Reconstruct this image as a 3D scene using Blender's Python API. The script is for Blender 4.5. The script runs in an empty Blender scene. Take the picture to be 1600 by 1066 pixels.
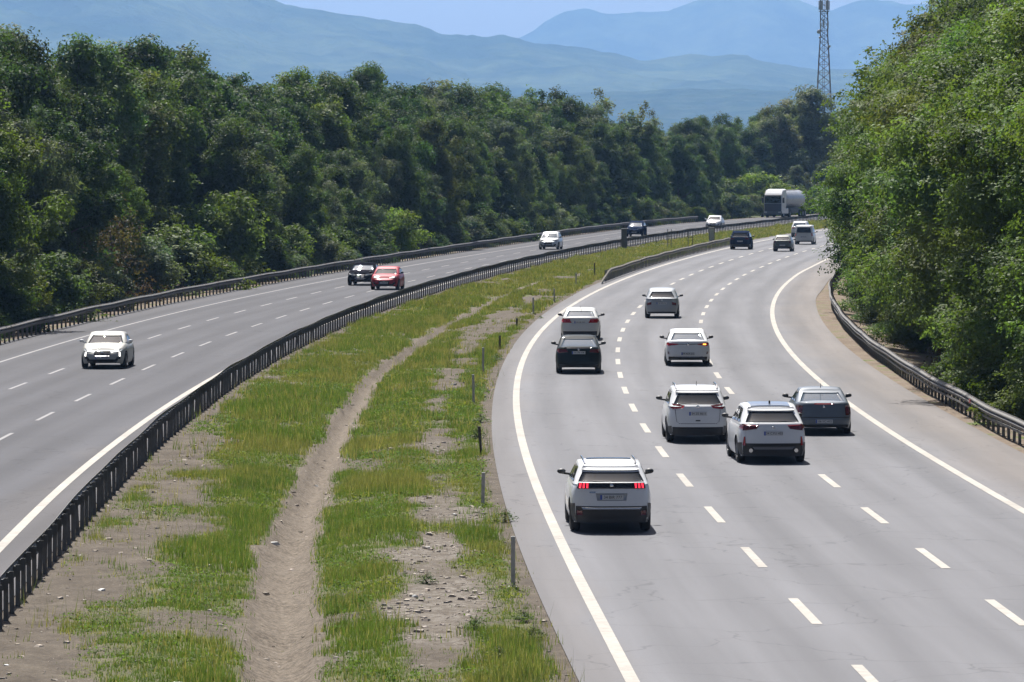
import bpy, math, random
import numpy as np
from mathutils import Vector, Matrix
R = math.radians
rng = np.random.default_rng(7)
random.seed(7)
scene = bpy.context.scene
COL = scene.collection

# ------------------------------------------------------------------ helpers
def tag(o, label=None, cat=None, group=None, kind=None):
    if label: o['label'] = label
    if cat: o['category'] = cat
    if group: o['group'] = group
    if kind: o['kind'] = kind
    return o

def empty(name, loc=(0, 0, 0), rz=0.0, parent=None):
    o = bpy.data.objects.new(name, None)
    o.empty_display_size = 0.3
    COL.objects.link(o)
    o.location = loc
    o.rotation_euler = (0, 0, rz)
    if parent: o.parent = parent
    return o

def mesh_data(name, V, F, mat=None, smooth=False, uv=None):
    me = bpy.data.meshes.new(name)
    me.from_pydata([tuple(map(float, v)) for v in V], [], [tuple(map(int, f)) for f in F])
    if mat: me.materials.append(mat)
    if smooth: me.polygons.foreach_set('use_smooth', np.ones(len(me.polygons), dtype=bool))
    me.update()
    return me

def uniform_mesh(name, V, n, mat=None, tint=None, smooth=False):
    """V: (faces*n,3) loose polygons of n corners each."""
    V = np.ascontiguousarray(V, dtype=np.float32)
    nf = len(V) // n
    me = bpy.data.meshes.new(name)
    me.vertices.add(len(V)); me.vertices.foreach_set('co', V.ravel())
    me.loops.add(len(V)); me.loops.foreach_set('vertex_index', np.arange(len(V), dtype=np.int32))
    me.polygons.add(nf)
    me.polygons.foreach_set('loop_start', np.arange(nf, dtype=np.int32) * n)
    me.polygons.foreach_set('loop_total', np.full(nf, n, dtype=np.int32))
    if tint is not None:
        a = me.attributes.new('tint', 'FLOAT_COLOR', 'POINT')
        a.data.foreach_set('color', np.ascontiguousarray(tint, dtype=np.float32).ravel())
    if mat: me.materials.append(mat)
    me.update(calc_edges=True)
    return me

def link(name, me, parent=None, loc=None):
    o = bpy.data.objects.new(name, me)
    COL.objects.link(o)
    if parent: o.parent = parent
    if loc is not None: o.location = loc
    return o

def part(name, geo, mat, parent, smooth=False):
    V, F = geo
    return link(name, mesh_data(name, V, F, mat, smooth), parent)

def join(*geos):
    V, F = [], []
    for v, f in geos:
        b = len(V)
        V.extend([tuple(p) for p in v])
        F.extend([tuple(i + b for i in q) for q in f])
    return V, F

def box(c, s, rot=0.0):
    cx_, cy_, cz_ = c; a, b, d = s[0] / 2, s[1] / 2, s[2] / 2
    ca, sa = math.cos(rot), math.sin(rot)
    V = []
    for z in (-d, d):
        for x, y in ((-a, -b), (a, -b), (a, b), (-a, b)):
            V.append((cx_ + x * ca - y * sa, cy_ + x * sa + y * ca, cz_ + z))
    return V, [(0, 3, 2, 1), (4, 5, 6, 7), (0, 1, 5, 4), (1, 2, 6, 5), (2, 3, 7, 6), (3, 0, 4, 7)]

def rbox(c, s, b=0.04):
    """box with chamfered edges (a convex hull of inset corners)"""
    V, F = [], []
    x, y, z = [k / 2 for k in s]
    rings = []
    for zz, ins in ((-z, b), (-z + b, 0), (z - b, 0), (z, b)):
        X, Y = x - ins, y - ins
        r = []
        for px, py in ((-X + b, -Y), (X - b, -Y), (X, -Y + b), (X, Y - b), (X - b, Y), (-X + b, Y), (-X, Y - b), (-X, -Y + b)):
            r.append(len(V)); V.append((c[0] + px, c[1] + py, c[2] + zz))
        rings.append(r)
    for r0, r1 in zip(rings, rings[1:]):
        for i in range(8):
            F.append((r0[i], r0[(i + 1) % 8], r1[(i + 1) % 8], r1[i]))
    F.append(tuple(reversed(rings[0]))); F.append(tuple(rings[-1]))
    return V, F

def tube(pts, rad, n=8, cap=True):
    pts = [Vector(p) for p in pts]
    V, F = [], []
    prev = None
    for i, p in enumerate(pts):
        t = (pts[min(i + 1, len(pts) - 1)] - pts[max(i - 1, 0)]).normalized()
        ref = Vector((0, 0, 1)) if abs(t.z) < 0.9 else Vector((1, 0, 0))
        u = t.cross(ref).normalized(); w = t.cross(u)
        ring = []
        for k in range(n):
            a = 2 * math.pi * k / n
            ring.append(len(V)); V.append(tuple(p + (u * math.cos(a) + w * math.sin(a)) * rad[i]))
        if prev:
            for k in range(n):
                F.append((prev[k], prev[(k + 1) % n], ring[(k + 1) % n], ring[k]))
        prev = ring
    if cap:
        F.append(tuple(range(n - 1, -1, -1))); F.append(tuple(prev))
    return V, F

def lathe_x(prof, n=24, c=(0, 0, 0)):
    """profile of (x, r) turned about the x axis"""
    V, F = [], []
    for i, (x, r) in enumerate(prof):
        for k in range(n):
            a = 2 * math.pi * k / n
            V.append((c[0] + x, c[1] + r * math.cos(a), c[2] + r * math.sin(a)))
        if i:
            for k in range(n):
                F.append(((i - 1) * n + k, (i - 1) * n + (k + 1) % n, i * n + (k + 1) % n, i * n + k))
    return V, F

def ellipsoid(c, r, nu=14, nv=8):
    V, F = [], []
    for j in range(nv + 1):
        t = math.pi * j / nv
        for i in range(nu):
            a = 2 * math.pi * i / nu
            V.append((c[0] + r[0] * math.sin(t) * math.cos(a), c[1] + r[1] * math.sin(t) * math.sin(a), c[2] + r[2] * math.cos(t)))
    for j in range(nv):
        for i in range(nu):
            F.append((j * nu + i, (j + 1) * nu + i, (j + 1) * nu + (i + 1) % nu, j * nu + (i + 1) % nu))
    return V, F

def grid_faces(nr, nc):
    return [(r * nc + c, r * nc + c + 1, (r + 1) * nc + c + 1, (r + 1) * nc + c) for r in range(nr - 1) for c in range(nc - 1)]

# value noise on the plane, for the ground masks and heights
_lat = np.random.default_rng(3).random((256, 256))
def vnoise(x, y, s):
    x = np.asarray(x) / s + 37.3; y = np.asarray(y) / s + 91.7
    xi = np.floor(x).astype(int); yi = np.floor(y).astype(int)
    fx = x - xi; fy = y - yi
    fx = fx * fx * (3 - 2 * fx); fy = fy * fy * (3 - 2 * fy)
    g = lambda a, b: _lat[a % 256, b % 256]
    return (g(xi, yi) * (1 - fx) + g(xi + 1, yi) * fx) * (1 - fy) + (g(xi, yi + 1) * (1 - fx) + g(xi + 1, yi + 1) * fx) * fy
def fbm(x, y, s, o=4):
    t = 0; a = 1; n = 0
    for k in range(o):
        t = t + a * vnoise(x + 17.7 * k, y + 5.1 * k, s / 2 ** k); n += a; a *= .5
    return t / n

# ------------------------------------------------------------------ materials
def new_mat(name):
    m = bpy.data.materials.new(name); m.use_nodes = True
    return m, m.node_tree, m.node_tree.nodes['Principled BSDF']

def pm(name, col, rough=.5, metal=0., spec=.5, coat=0., emit=None, es=0., bump=0., bscale=40., var=0., vscale=8.):
    m, nt, b = new_mat(name)
    b.inputs['Base Color'].default_value = (*col, 1)
    b.inputs['Roughness'].default_value = rough
    b.inputs['Metallic'].default_value = metal
    b.inputs['Specular IOR Level'].default_value = spec
    b.inputs['Coat Weight'].default_value = coat
    b.inputs['Coat Roughness'].default_value = .04
    if emit:
        b.inputs['Emission Color'].default_value = (*emit, 1); b.inputs['Emission Strength'].default_value = es
    if var or bump:
        tc = nt.nodes.new('ShaderNodeTexCoord')
    if var:
        n = nt.nodes.new('ShaderNodeTexNoise'); n.inputs['Scale'].default_value = vscale; n.inputs['Detail'].default_value = 5
        nt.links.new(tc.outputs['Object'], n.inputs['Vector'])
        mp = nt.nodes.new('ShaderNodeMapRange'); mp.inputs['To Min'].default_value = 1 - var; mp.inputs['To Max'].default_value = 1 + var
        mp.inputs['From Min'].default_value = .25; mp.inputs['From Max'].default_value = .75
        nt.links.new(n.outputs['Fac'], mp.inputs['Value'])
        mx = nt.nodes.new('ShaderNodeMix'); mx.data_type = 'RGBA'; mx.blend_type = 'MULTIPLY'; mx.inputs['Factor'].default_value = 1
        mx.inputs[6].default_value = (*col, 1)
        nt.links.new(mp.outputs['Result'], mx.inputs[7])
        nt.links.new(mx.outputs[2], b.inputs['Base Color'])
    if bump:
        n = nt.nodes.new('ShaderNodeTexNoise'); n.inputs['Scale'].default_value = bscale
        nt.links.new(tc.outputs['Object'], n.inputs['Vector'])
        bp = nt.nodes.new('ShaderNodeBump'); bp.inputs['Strength'].default_value = bump
        nt.links.new(n.outputs['Fac'], bp.inputs['Height']); nt.links.new(bp.outputs['Normal'], b.inputs['Normal'])
    return m

class NT:
    """tiny node-graph writer"""
    def __init__(s, name):
        s.m, s.t, s.b = new_mat(name)
    def n(s, typ, **kw):
        x = s.t.nodes.new('ShaderNode' + typ)
        for k, v in kw.items():
            if k.startswith('_'): setattr(x, k[1:], v)
            else:
                inp = x.inputs[int(k[1:])] if k[0] == 'i' and k[1:].isdigit() else x.inputs[k]
                if isinstance(v, bpy.types.NodeSocket): s.t.links.new(v, inp)
                else: inp.default_value = v
        return x
    def noise(s, vec, scale, detail=5, rough=.55):
        x = s.n('TexNoise', Scale=scale, Detail=detail, Roughness=rough); s.t.links.new(vec, x.inputs['Vector']); return x.outputs['Fac']
    def mapr(s, v, a, b, c=0., d=1.):
        x = s.n('MapRange'); s.t.links.new(v, x.inputs['Value'])
        for k, q in zip(('From Min', 'From Max', 'To Min', 'To Max'), (a, b, c, d)): x.inputs[k].default_value = q
        return x.outputs['Result']
    def mix(s, f, a, b, mode='MIX'):
        x = s.t.nodes.new('ShaderNodeMix'); x.data_type = 'RGBA'; x.blend_type = mode
        for i, v in ((0, f), (6, a), (7, b)):
            if isinstance(v, bpy.types.NodeSocket): s.t.links.new(v, x.inputs[i])
            elif i == 0: x.inputs[0].default_value = v
            else: x.inputs[i].default_value = (*v, 1) if len(v) == 3 else v
        return x.outputs[2]
    def math(s, op, a, b=0.):
        x = s.t.nodes.new('ShaderNodeMath'); x.operation = op
        for i, v in ((0, a), (1, b)):
            if isinstance(v, bpy.types.NodeSocket): s.t.links.new(v, x.inputs[i])
            else: x.inputs[i].default_value = v
        return x.outputs[0]
    def out(s, inp, v): s.t.links.new(v, s.b.inputs[inp])

def leaf_mat(name, col, spec=.08, rough=.6, trans=.32, hue=.12):
    g = NT(name)
    at = g.n('Attribute', _attribute_name='tint')
    oi = g.n('ObjectInfo')
    c = g.mix(1., oi.outputs['Color'] if col is None else col, at.outputs['Color'], 'MULTIPLY')
    v = g.mapr(oi.outputs['Random'], 0, 1, 1 - hue * 1.6, 1 + hue * 1.6)
    c = g.mix(1., c, v, 'MULTIPLY')
    hs = g.n('HueSaturation', Color=c)
    g.t.links.new(g.mapr(oi.outputs['Random'], 0, 1, .5 - .012, .5 + .012), hs.inputs['Hue'])
    g.out('Base Color', hs.outputs['Color'])
    g.b.inputs['Roughness'].default_value = rough
    g.b.inputs['Specular IOR Level'].default_value = spec
    tr = g.n('BsdfTranslucent')
    tc = g.mix(1., hs.outputs['Color'], (1.35, 1.5, .55), 'MULTIPLY')
    g.t.links.new(tc, tr.inputs['Color'])
    ms = g.n('MixShader'); ms.inputs[0].default_value = trans
    g.t.links.new(g.b.outputs[0], ms.inputs[1]); g.t.links.new(tr.outputs[0], ms.inputs[2])
    g.t.links.new(ms.outputs[0], g.t.nodes['Material Output'].inputs['Surface'])
    return g.m

# ------------------------------------------------------------------ the road's plan, in metres
SX, SY = 1.05, 1.0096
TY = np.arange(40, 741, 20) * SY
TAB = {
    'MR': [-7.59, -8.12, -8.65, -9.16, -9.55, -9.77, -9.78, -9.57, -9.13, -8.47, -7.61, -6.54, -5.28, -3.85, -2.27, -0.53, 1.36, 3.39, 5.56, 7.88, 10.35, 12.98, 15.76, 18.7, 21.79, 25.02, 28.36, 31.78, 35.23, 38.88, 42.75, 46.83, 51.14, 55.67, 60.41, 65.38],
    'A': [2.96, 2.33, 1.7, 1.1, 0.61, 0.28, 0.14, 0.22, 0.53, 1.07, 1.84, 2.83, 4.03, 5.42, 7.0, 8.75, 10.67, 12.73, 14.94, 17.28, 19.77, 22.39, 25.15, 28.05, 31.1, 34.28, 37.61, 41.07, 44.65, 48.33, 52.08, 55.96, 60.06, 64.38, 68.92, 73.68],
    'B': [13.28, 12.79, 12.3, 11.81, 11.34, 11.0, 10.87, 10.96, 11.27, 11.81, 12.58, 13.57, 14.78, 16.2, 17.82, 19.61, 21.67, 23.77, 26.02, 28.4, 30.93, 33.59, 36.39, 39.3, 42.35, 45.53, 48.86, 52.32, 55.9, 59.58, 63.33, 67.21, 71.31, 75.63, 80.17, 84.93],
    'L': [-8.78, -9.32, -9.87, -10.41, -10.86, -11.05, -11.02, -10.76, -10.29, -9.62, -8.75, -7.69, -6.46, -5.05, -3.47, -1.73, 0.16, 2.21, 4.42, 6.77, 9.26, 11.9, 14.67, 17.58, 20.63, 23.81, 27.11, 30.55, 34.11, 37.85, 41.8, 45.97, 50.37, 54.98, 59.81, 64.87],
    'M': [-23.63, -23.13, -22.64, -22.14, -21.64, -21.14, -20.64, -20.15, -19.63, -18.91, -17.91, -16.68, -15.21, -13.54, -11.7, -9.71, -7.61, -5.42, -3.17, -0.86, 1.48, 3.87, 6.32, 8.86, 11.52, 14.37, 17.5, 20.99, 24.98, 29.38, 33.99, 38.83, 43.88, 49.16, 54.65, 60.37],
    'LE': [2.43, 1.65, 0.86, 0.2, -0.27, -0.55, -0.63, -0.51, -0.18, 0.34, 1.07, 2.0, 3.13, 4.44, 5.94, 7.61, 9.46, 11.48, 13.65, 15.99, 18.48, 21.11, 23.89, 26.81, 29.86, 33.05, 36.37, 39.82, 43.4, 47.15, 51.12, 55.3, 59.71, 64.34, 69.19, 74.26],
    'RR': [17.08, 16.37, 15.67, 14.96, 14.38, 14.04, 13.93, 14.05, 14.39, 14.94, 15.7, 16.67, 17.84, 19.25, 20.87, 22.66, 24.72, 26.82, 29.07, 31.45, 33.98, 36.64, 39.44, 42.35, 45.4, 48.58, 51.91, 55.37, 58.95, 62.63, 66.38, 70.26, 74.36, 78.68, 83.22, 87.98],
    'RE': [15.56, 15.15, 14.74, 14.33, 13.95, 13.67, 13.53, 13.56, 13.8, 14.27, 14.96, 15.9, 17.07, 18.7, 20.32, 22.11, 24.17, 26.27, 28.52, 30.9, 33.43, 36.09, 38.89, 41.8, 44.85, 48.03, 51.36, 54.82, 58.4, 62.08, 65.83, 69.71, 73.81, 78.13, 82.67, 87.43]
}
_fy = np.arange(TY[0], TY[-1], .5)
def _cubic(y0, v, yq):
    d = np.gradient(v, y0)
    i = np.clip(np.searchsorted(y0, yq) - 1, 0, len(y0) - 2)
    h = y0[i + 1] - y0[i]; t = (yq - y0[i]) / h
    return ((2*t**3-3*t**2+1)*v[i] + (t**3-2*t**2+t)*h*d[i] + (-2*t**3+3*t**2)*v[i+1] + (t**3-t**2)*h*d[i+1])
CUR = {}
for k in TAB:
    v = np.array(TAB[k]) * SX
    CUR[k] = _cubic(TY, v, _fy)
def cx(n, y): return np.interp(y, _fy, CUR[n])
def slope(n, y): return (cx(n, y + 2.) - cx(n, y - 2.)) / 4.
def off(n, y, d):
    """point d metres to the right of the curve n at y"""
    y = np.asarray(y, dtype=float); s = slope(n, y); q = np.sqrt(1 + s * s)
    return cx(n, y) + d / q, y - d * s / q

def strip(name, la, lo, ra, ro, y0, y1, step, cols, z, mat, kind='structure', parent=None, zf=None):
    ys = np.arange(y0, y1 + step * .5, step)
    ax, ay = off(la, ys, lo); bx, by = off(ra, ys, ro)
    t = np.linspace(0, 1, cols)
    X = ax[:, None] * (1 - t) + bx[:, None] * t
    Y = ay[:, None] * (1 - t) + by[:, None] * t
    Z = np.full_like(X, z) if zf is None else zf(X, Y, t[None, :] + 0 * X)
    V = np.stack([X, Y, Z], -1).reshape(-1, 3)
    me = mesh_data(name, V, grid_faces(len(ys), cols), mat)
    uvl = me.uv_layers.new(name='plan')
    U = (np.hypot(X - X[:, :1], Y - Y[:, :1])).reshape(-1); W_ = (ys[:, None] + 0 * X).reshape(-1)
    vi = np.empty(len(me.loops), dtype=np.int32); me.loops.foreach_get('vertex_index', vi)
    uvl.data.foreach_set('uv', np.stack([U[vi], W_[vi]], -1).astype(np.float32).ravel())
    o = link(name, me, parent)
    if kind: o['kind'] = kind
    return o

# ------------------------------------------------------------------ light and tone
ASPH_R, ASPH_RW = (.138, .1385, .147), (.162, .148, .140)
ASPH_L, ASPH_LW = (.068, .0678, .075), (.084, .080, .083)
HAZE_COL, HAZE_D, HAZE_G, HAZE_TOP = (.295, .535, .95), .000068, .45, 700.
SUN, SUN_EL, SUN_AZ, SKY, EXPO, VBOUNCE = 5., 56., -12., .055, .95, 0

# ------------------------------------------------------------------ asphalt, markings, ground
def asphalt_mat(name, base, warm, sh_w, tot, off_u, lane):
    """base tone, a dustier shoulder tone on the first sh_w[0] and from tot-sh_w[1] metres on"""
    g = NT(name)
    uv = g.n('UVMap', _uv_map='plan').outputs[0]
    sep = g.n('SeparateXYZ', Vector=uv)
    u = sep.outputs[0]
    mp = g.n('Mapping'); g.t.links.new(uv, mp.inputs['Vector']); mp.inputs['Scale'].default_value = (1.0, .035, 1)
    streak = g.noise(mp.outputs[0], .9, 4)
    tc = g.n('TexCoord').outputs['Object']
    blot = g.noise(tc, .09, 4); fine = g.noise(tc, 14., 4, .7); grain = g.noise(tc, 90., 2)
    v = g.math('ADD', g.mapr(streak, .3, .7, .88, 1.09), g.mapr(blot, .3, .7, -.04, .04))
    v = g.math('MULTIPLY', v, g.mapr(fine, .3, .7, .95, 1.05))
    v = g.math('MULTIPLY', v, g.mapr(grain, .3, .7, .93, 1.07))
    wob = g.math('ADD', u, g.mapr(blot, .3, .7, -.5, .5))
    tr = g.math('ABSOLUTE', g.math('SUBTRACT', g.math('FRACT', g.math('DIVIDE', g.math('SUBTRACT', u, off_u), lane / 2)), .5))
    v = g.math('MULTIPLY', v, g.mapr(g.math('ADD', tr, g.mapr(streak, .3, .7, -.08, .08)), .08, .42, .86, 1.06))
    oil = g.math('ABSOLUTE', g.math('SUBTRACT', g.math('FRACT', g.math('DIVIDE', g.math('SUBTRACT', u, off_u), lane)), .5))
    v = g.math('MULTIPLY', v, g.mapr(oil, .0, .11, .93, 1.))
    l = g.mapr(wob, sh_w[0] * .5, sh_w[0] * 1.1, .4, 0)
    r = g.mapr(wob, tot - sh_w[1] * 1.05, tot - sh_w[1] * .35, 0, 1)
    d = g.math('MAXIMUM', l, r)
    c = g.mix(d, base, warm)
    c = g.mix(1., c, v, 'MULTIPLY')
    # hairline cracks and patched seams
    vo = g.n('TexVoronoi', _feature='DISTANCE_TO_EDGE', Scale=.22); 
    wv = g.n('VectorMath', _operation='ADD'); g.t.links.new(tc, wv.inputs[0]); nz = g.n('TexNoise', Scale=.8); g.t.links.new(tc, nz.inputs['Vector'])
    sc = g.n('VectorMath', _operation='SCALE'); g.t.links.new(nz.outputs['Color'], sc.inputs[0]); sc.inputs['Scale'].default_value = 1.6
    g.t.links.new(sc.outputs[0], wv.inputs[1]); g.t.links.new(wv.outputs[0], vo.inputs['Vector'])
    cr = g.mapr(vo.outputs['Distance'], .0, .009, .74, 1.)
    c = g.mix(1., c, cr, 'MULTIPLY')
    g.out('Base Color', c)
    g.b.inputs['Roughness'].default_value = .8
    g.b.inputs['Specular IOR Level'].default_value = .14
    bp = g.n('Bump', Strength=.25, Distance=.01); g.t.links.new(grain, bp.inputs['Height']); g.out('Normal', bp.outputs[0])
    return g.m

def paint_line_mat(name, col):
    g = NT(name)
    tc = g.n('TexCoord').outputs['Object']
    w = g.noise(tc, 3.5, 6, .75); w2 = g.noise(tc, .35, 3)
    v = g.math('MULTIPLY', g.mapr(w, .3, .7, .72, 1.08), g.mapr(w2, .3, .7, .86, 1.06))
    gone = g.mapr(g.noise(tc, 7., 7, .8), .60, .68)
    g.out('Base Color', g.mix(g.math('MULTIPLY', gone, .75), g.mix(1., col, v, 'MULTIPLY'), (.11, .11, .12)))
    g.b.inputs['Roughness'].default_value = .8; g.b.inputs['Specular IOR Level'].default_value = .2
    return g.m

Y0, Y1 = 42., 742.
M_ASPH_R = asphalt_mat('asphalt_pale', ASPH_R, ASPH_RW, (1.2, 3.1), 15., 1.0, 3.75)
M_ASPH_L = asphalt_mat('asphalt_dark', ASPH_L, ASPH_LW, (2.2, 1.0), 14., 2.75, 3.3)
M_LINE = paint_line_mat('road_paint', (.40, .375, .335))
M_LINEW = paint_line_mat('road_paint_worn', (.27, .265, .265))

strip('departing_road', 'LE', 0, 'RE', 0, Y0, Y1, 2., 13, 0., M_ASPH_R)
strip('oncoming_road', 'M', -2.75, 'MR', -.12, Y0, Y1, 2., 13, 0., M_ASPH_L)

def solid_line(name, cur, d, w, mat, y0=Y0, y1=Y1 - 2):
    strip(name, cur, d - w / 2, cur, d + w / 2, y0, y1, 2., 2, .006, mat)
solid_line('median_edge_line', 'A', 0, .23, M_LINE)
solid_line('verge_edge_line', 'B', 0, .23, M_LINE)
solid_line('median_edge_line', 'L', 0, .23, M_LINE)
solid_line('verge_edge_line', 'M', 0, .15, M_LINEW)

def dashes(name, xs, phase, w, mat, length=5., period=11.9):
    V, F = [], []
    y = phase
    while y < 725:
        for yy in np.linspace(y, y + length, 5):
            x0, a0 = xs(yy, -w / 2); x1, a1 = xs(yy, w / 2)
            V += [(x0, a0, .006), (x1, a1, .006)]
        b = len(V) - 10
        F += [(b + 2*k, b + 2*k + 1, b + 2*k + 3, b + 2*k + 2) for k in range(4)]
        y += period
    o = link(name, mesh_data(name, V, F, mat)); o['kind'] = 'structure'
def between(a, b, f):
    def fn(y, d):
        xa = cx(a, y) * (1 - f) + cx(b, y) * f
        s = slope(a, y) * (1 - f) + slope(b, y) * f
        return xa + d, y - d * s
    return fn
dashes('lane_dashes', between('A', 'B', .345), 87.46 * SY - 2.5 - 11.9 * 3, .19, M_LINE)
dashes('lane_dashes', between('A', 'B', .675), 87.2 * SY - 2.5 - 11.9 * 3, .19, M_LINE)
dashes('lane_dashes', between('L', 'M', .335), 141.2 * SY - 2.5 - 11.9 * 7, .13, M_LINEW)
dashes('lane_dashes', between('L', 'M', .665), 149.6 * SY - 2.5 - 11.9 * 7, .13, M_LINEW)

# ---- the wide ground, soft forest floor and field to the horizon
g = NT('forest_floor')
tc = g.n('TexCoord').outputs['Object']
a = g.noise(tc, .25, 6); b = g.noise(tc, 3., 5); far = g.noise(tc, .004, 5)
c = g.mix(g.mapr(a, .4, .6), (.10, .075, .05), (.055, .075, .025))
c = g.mix(1., c, g.mapr(b, .3, .7, .7, 1.25), 'MULTIPLY')
c = g.mix(g.mapr(far, .45, .6), c, (.06, .085, .03))
g.out('Base Color', c); g.b.inputs['Roughness'].default_value = .95; g.b.inputs['Specular IOR Level'].default_value = .15
M_FLOOR = g.m
GX, GY0, GY1 = 4600., -150., 18600.
xs_ = np.concatenate([np.linspace(-GX, -200, 12), np.linspace(-150, 150, 13), np.linspace(200, GX, 12)])
ys_ = np.concatenate([np.linspace(GY0, 900, 22), np.linspace(1000, GY1, 20)])
gx, gy = np.meshgrid(xs_, ys_)
gr = link('ground', mesh_data('ground', np.stack([gx, gy, 0 * gx - .62], -1).reshape(-1, 3), grid_faces(len(ys_), len(xs_)), M_FLOOR))
gr['kind'] = 'structure'

# ---- verges: the embankment outside both carriageways
g = NT('verge_soil')
tc = g.n('TexCoord').outputs['Object']
a = g.noise(tc, .5, 6, .65); b = g.noise(tc, 7., 5, .7); p = g.noise(tc, 30., 3)
c = g.mix(g.mapr(a, .38, .62), (.15, .115, .085), (.21, .17, .13))
c = g.mix(g.mapr(a, .56, .64), c, (.09, .12, .03))
c = g.mix(1., c, g.mapr(b, .25, .75, .6, 1.3), 'MULTIPLY')
c = g.mix(1., c, g.mapr(p, .25, .75, .75, 1.2), 'MULTIPLY')
g.out('Base Color', c); g.b.inputs['Roughness'].default_value = .95; g.b.inputs['Specular IOR Level'].default_value = .1
bp = g.n('Bump', Strength=.7, Distance=.06); g.t.links.new(b, bp.inputs['Height']); g.out('Normal', bp.outputs[0])
M_VERGE = g.m
def rough_down(sgn):
    def f(X, Y, t):
        q = t if sgn > 0 else 1 - t
        return -.03 - .62 * np.clip((q - .18) / .82, 0, 1) + (.05 * (fbm(X, Y, 2.2) - .5)) * (q > .02)
    return f
strip('verge', 'RE', -.03, 'RE', 5.5, Y0, Y1, 1.5, 14, 0, M_VERGE, zf=rough_down(1))
strip('verge', 'M', -8.2, 'M', -2.72, Y0, Y1, 2., 12, 0, M_VERGE, zf=rough_down(-1))

# ---- the median: gravelly soil, grass, a shallow drainage ditch
def ip(y, ks, vs): return np.interp(y, np.array(ks) * SY, np.array(vs) * SX)
def ditch(y):
    l = ip(y, [60, 75, 89, 103, 120, 151, 186, 234, 285, 330, 420], [-3.5, -4.09, -4.72, -5.21, -5.33, -5.55, -5.48, -3.6, -.75, 2.6, 8.6])
    r = ip(y, [60, 75, 89, 103, 120, 151, 186, 234, 285, 330, 420], [-2.4, -3.05, -3.45, -4.1, -4.38, -4.75, -4.72, -3.1, -.4, 2.9, 8.9])
    return l, r
def median_masks(X, Y):
    """green cover 0..1, ditch 0..1, stones 0..1"""
    mr = cx('MR', Y); le = cx('LE', Y)
    w1 = (fbm(X, Y * .45, 1.8) - .5) * 2; w2 = (fbm(X + 50, Y * .35, .8) - .5) * 2; w3 = (fbm(X + 9, Y * .3, 5.) - .5) * 2
    xb = ip(Y, [60, 75, 90, 105, 120, 160, 230, 300, 700], [-5.9, -6.2, -6.5, -7.0, -7.7, -9.1, -7.8, -4.1, 40])
    xb = np.where(Y > 250, mr + .5, xb)
    s0 = ip(Y, [60, 75, 100, 120, 160, 230, 300, 360, 700], [-1.6, -1.75, -2.0, -2.25, -3.0, -2.3, 1.7, 6, 60])
    s1 = ip(Y, [60, 75, 100, 120, 160, 230, 300, 360, 700], [-.45, -.55, -.95, -1.25, -1.95, -.5, 2.7, 6.2, 60])
    sm = lambda v, a, b: np.clip((v - a) / (b - a), 0, 1)
    n = w1 * .9 + w2 * .6 + w3 * .9
    left = sm(X - xb + n * 1.5, -.7, .7)
    strip_ = sm(X - s0 + n * 1.0, -.3, .4) * sm(s1 - X + n * .8, -.3, .4)
    edge = sm(le - X + n * .25, .22, .62)
    dl, dr = ditch(Y); 
    dd = sm(X - dl + .11 + w2 * .2 + w1 * .16, -.14, .14) * sm(dr - X + .11 + w2 * .2 - w1 * .16, -.14, .14)
    fade = np.clip((330 - Y) / 110, 0, 1)
    dd = dd * np.where(w1 + w3 * .7 < -.1 + fade * 1.4, 1, 0) * (fade > 0)
    green = left * (1 - strip_ * sm(.92 + n * .5 - Y * .0012, .2, .6)) * edge * (1 - dd)
    bare = sm(w3 * .7 + w1 * .8 + w2 * .75, .02, .65) * .88
    patch = sm(w3 * .8 + w1 * .8 + w2 * .5, .12, .6) * (1 - left) * edge * (1 - dd) * .8
    green = np.clip(green * (1 - bare) + patch, 0, 1) * sm(X - mr, .25, .6)
    stones = strip_ * (1 - green) * sm(w3 * .9 + w1 * .9 + w2 * .4 - np.abs(Y - 98) * .012, -.25, .35)
    return green, dd, stones
ys = np.concatenate([np.arange(44, 140, .34), np.arange(140, 240, .7), np.arange(240, 741, 1.6)])
nc = 78
t = np.linspace(0, 1, nc)
ax = cx('MR', ys) - .13; bx = cx('LE', ys) + .0
X = ax[:, None] * (1 - t) + bx[:, None] * t; Yg = ys[:, None] + 0 * X
def median_z(X, Y):
    dl, dr = ditch(Y); c = (dl + dr) / 2; hw = np.maximum((dr - dl) / 2, .05)
    fade = np.clip((330 - Y) / 120, 0, 1)
    d = np.abs(X - c)
    bowl = np.clip(1 - d / (hw * 1.0), 0, 1) ** .5 * .30 + np.clip(1 - d / (hw + 1.5), 0, 1) * .22
    e = np.minimum(X - cx('MR', Y), cx('LE', Y) - X)
    lump = np.clip(e / .4, 0, 1)
    ribs = .05 * np.sin(Y * 2.1 + 5 * vnoise(X * .3, Y, 4.)) * (vnoise(X * .2 + 5, Y, 6.) > .35) * (d < hw) * np.clip((150 - Y) / 60, 0, 1)
    return -.02 - bowl * fade + lump * (.18 * (fbm(X, Y, 1.6) - .5) + .09 * (fbm(X, Y, .35, 2) - .5)) + ribs
Z = median_z(X, Yg)
me = mesh_data('median', np.stack([X, Yg, Z], -1).reshape(-1, 3), grid_faces(len(ys), nc), None, True)
gm, dm, sm_ = median_masks(X, Yg)
ca = me.attributes.new('cover', 'FLOAT_COLOR', 'POINT')
ca.data.foreach_set('color', np.stack([gm, dm, sm_, 1 + 0 * gm], -1).astype(np.float32).ravel())
g = NT('median_soil')
tc = g.n('TexCoord').outputs['Object']
at = g.n('Attribute', _attribute_name='cover')
sp = g.n('SeparateColor', Color=at.outputs['Color'])
a = g.noise(tc, 1.1, 6, .65); b = g.noise(tc, 9., 6, .75); p = g.n('TexVoronoi', Scale=11.); g.t.links.new(tc, p.inputs['Vector'])
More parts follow.
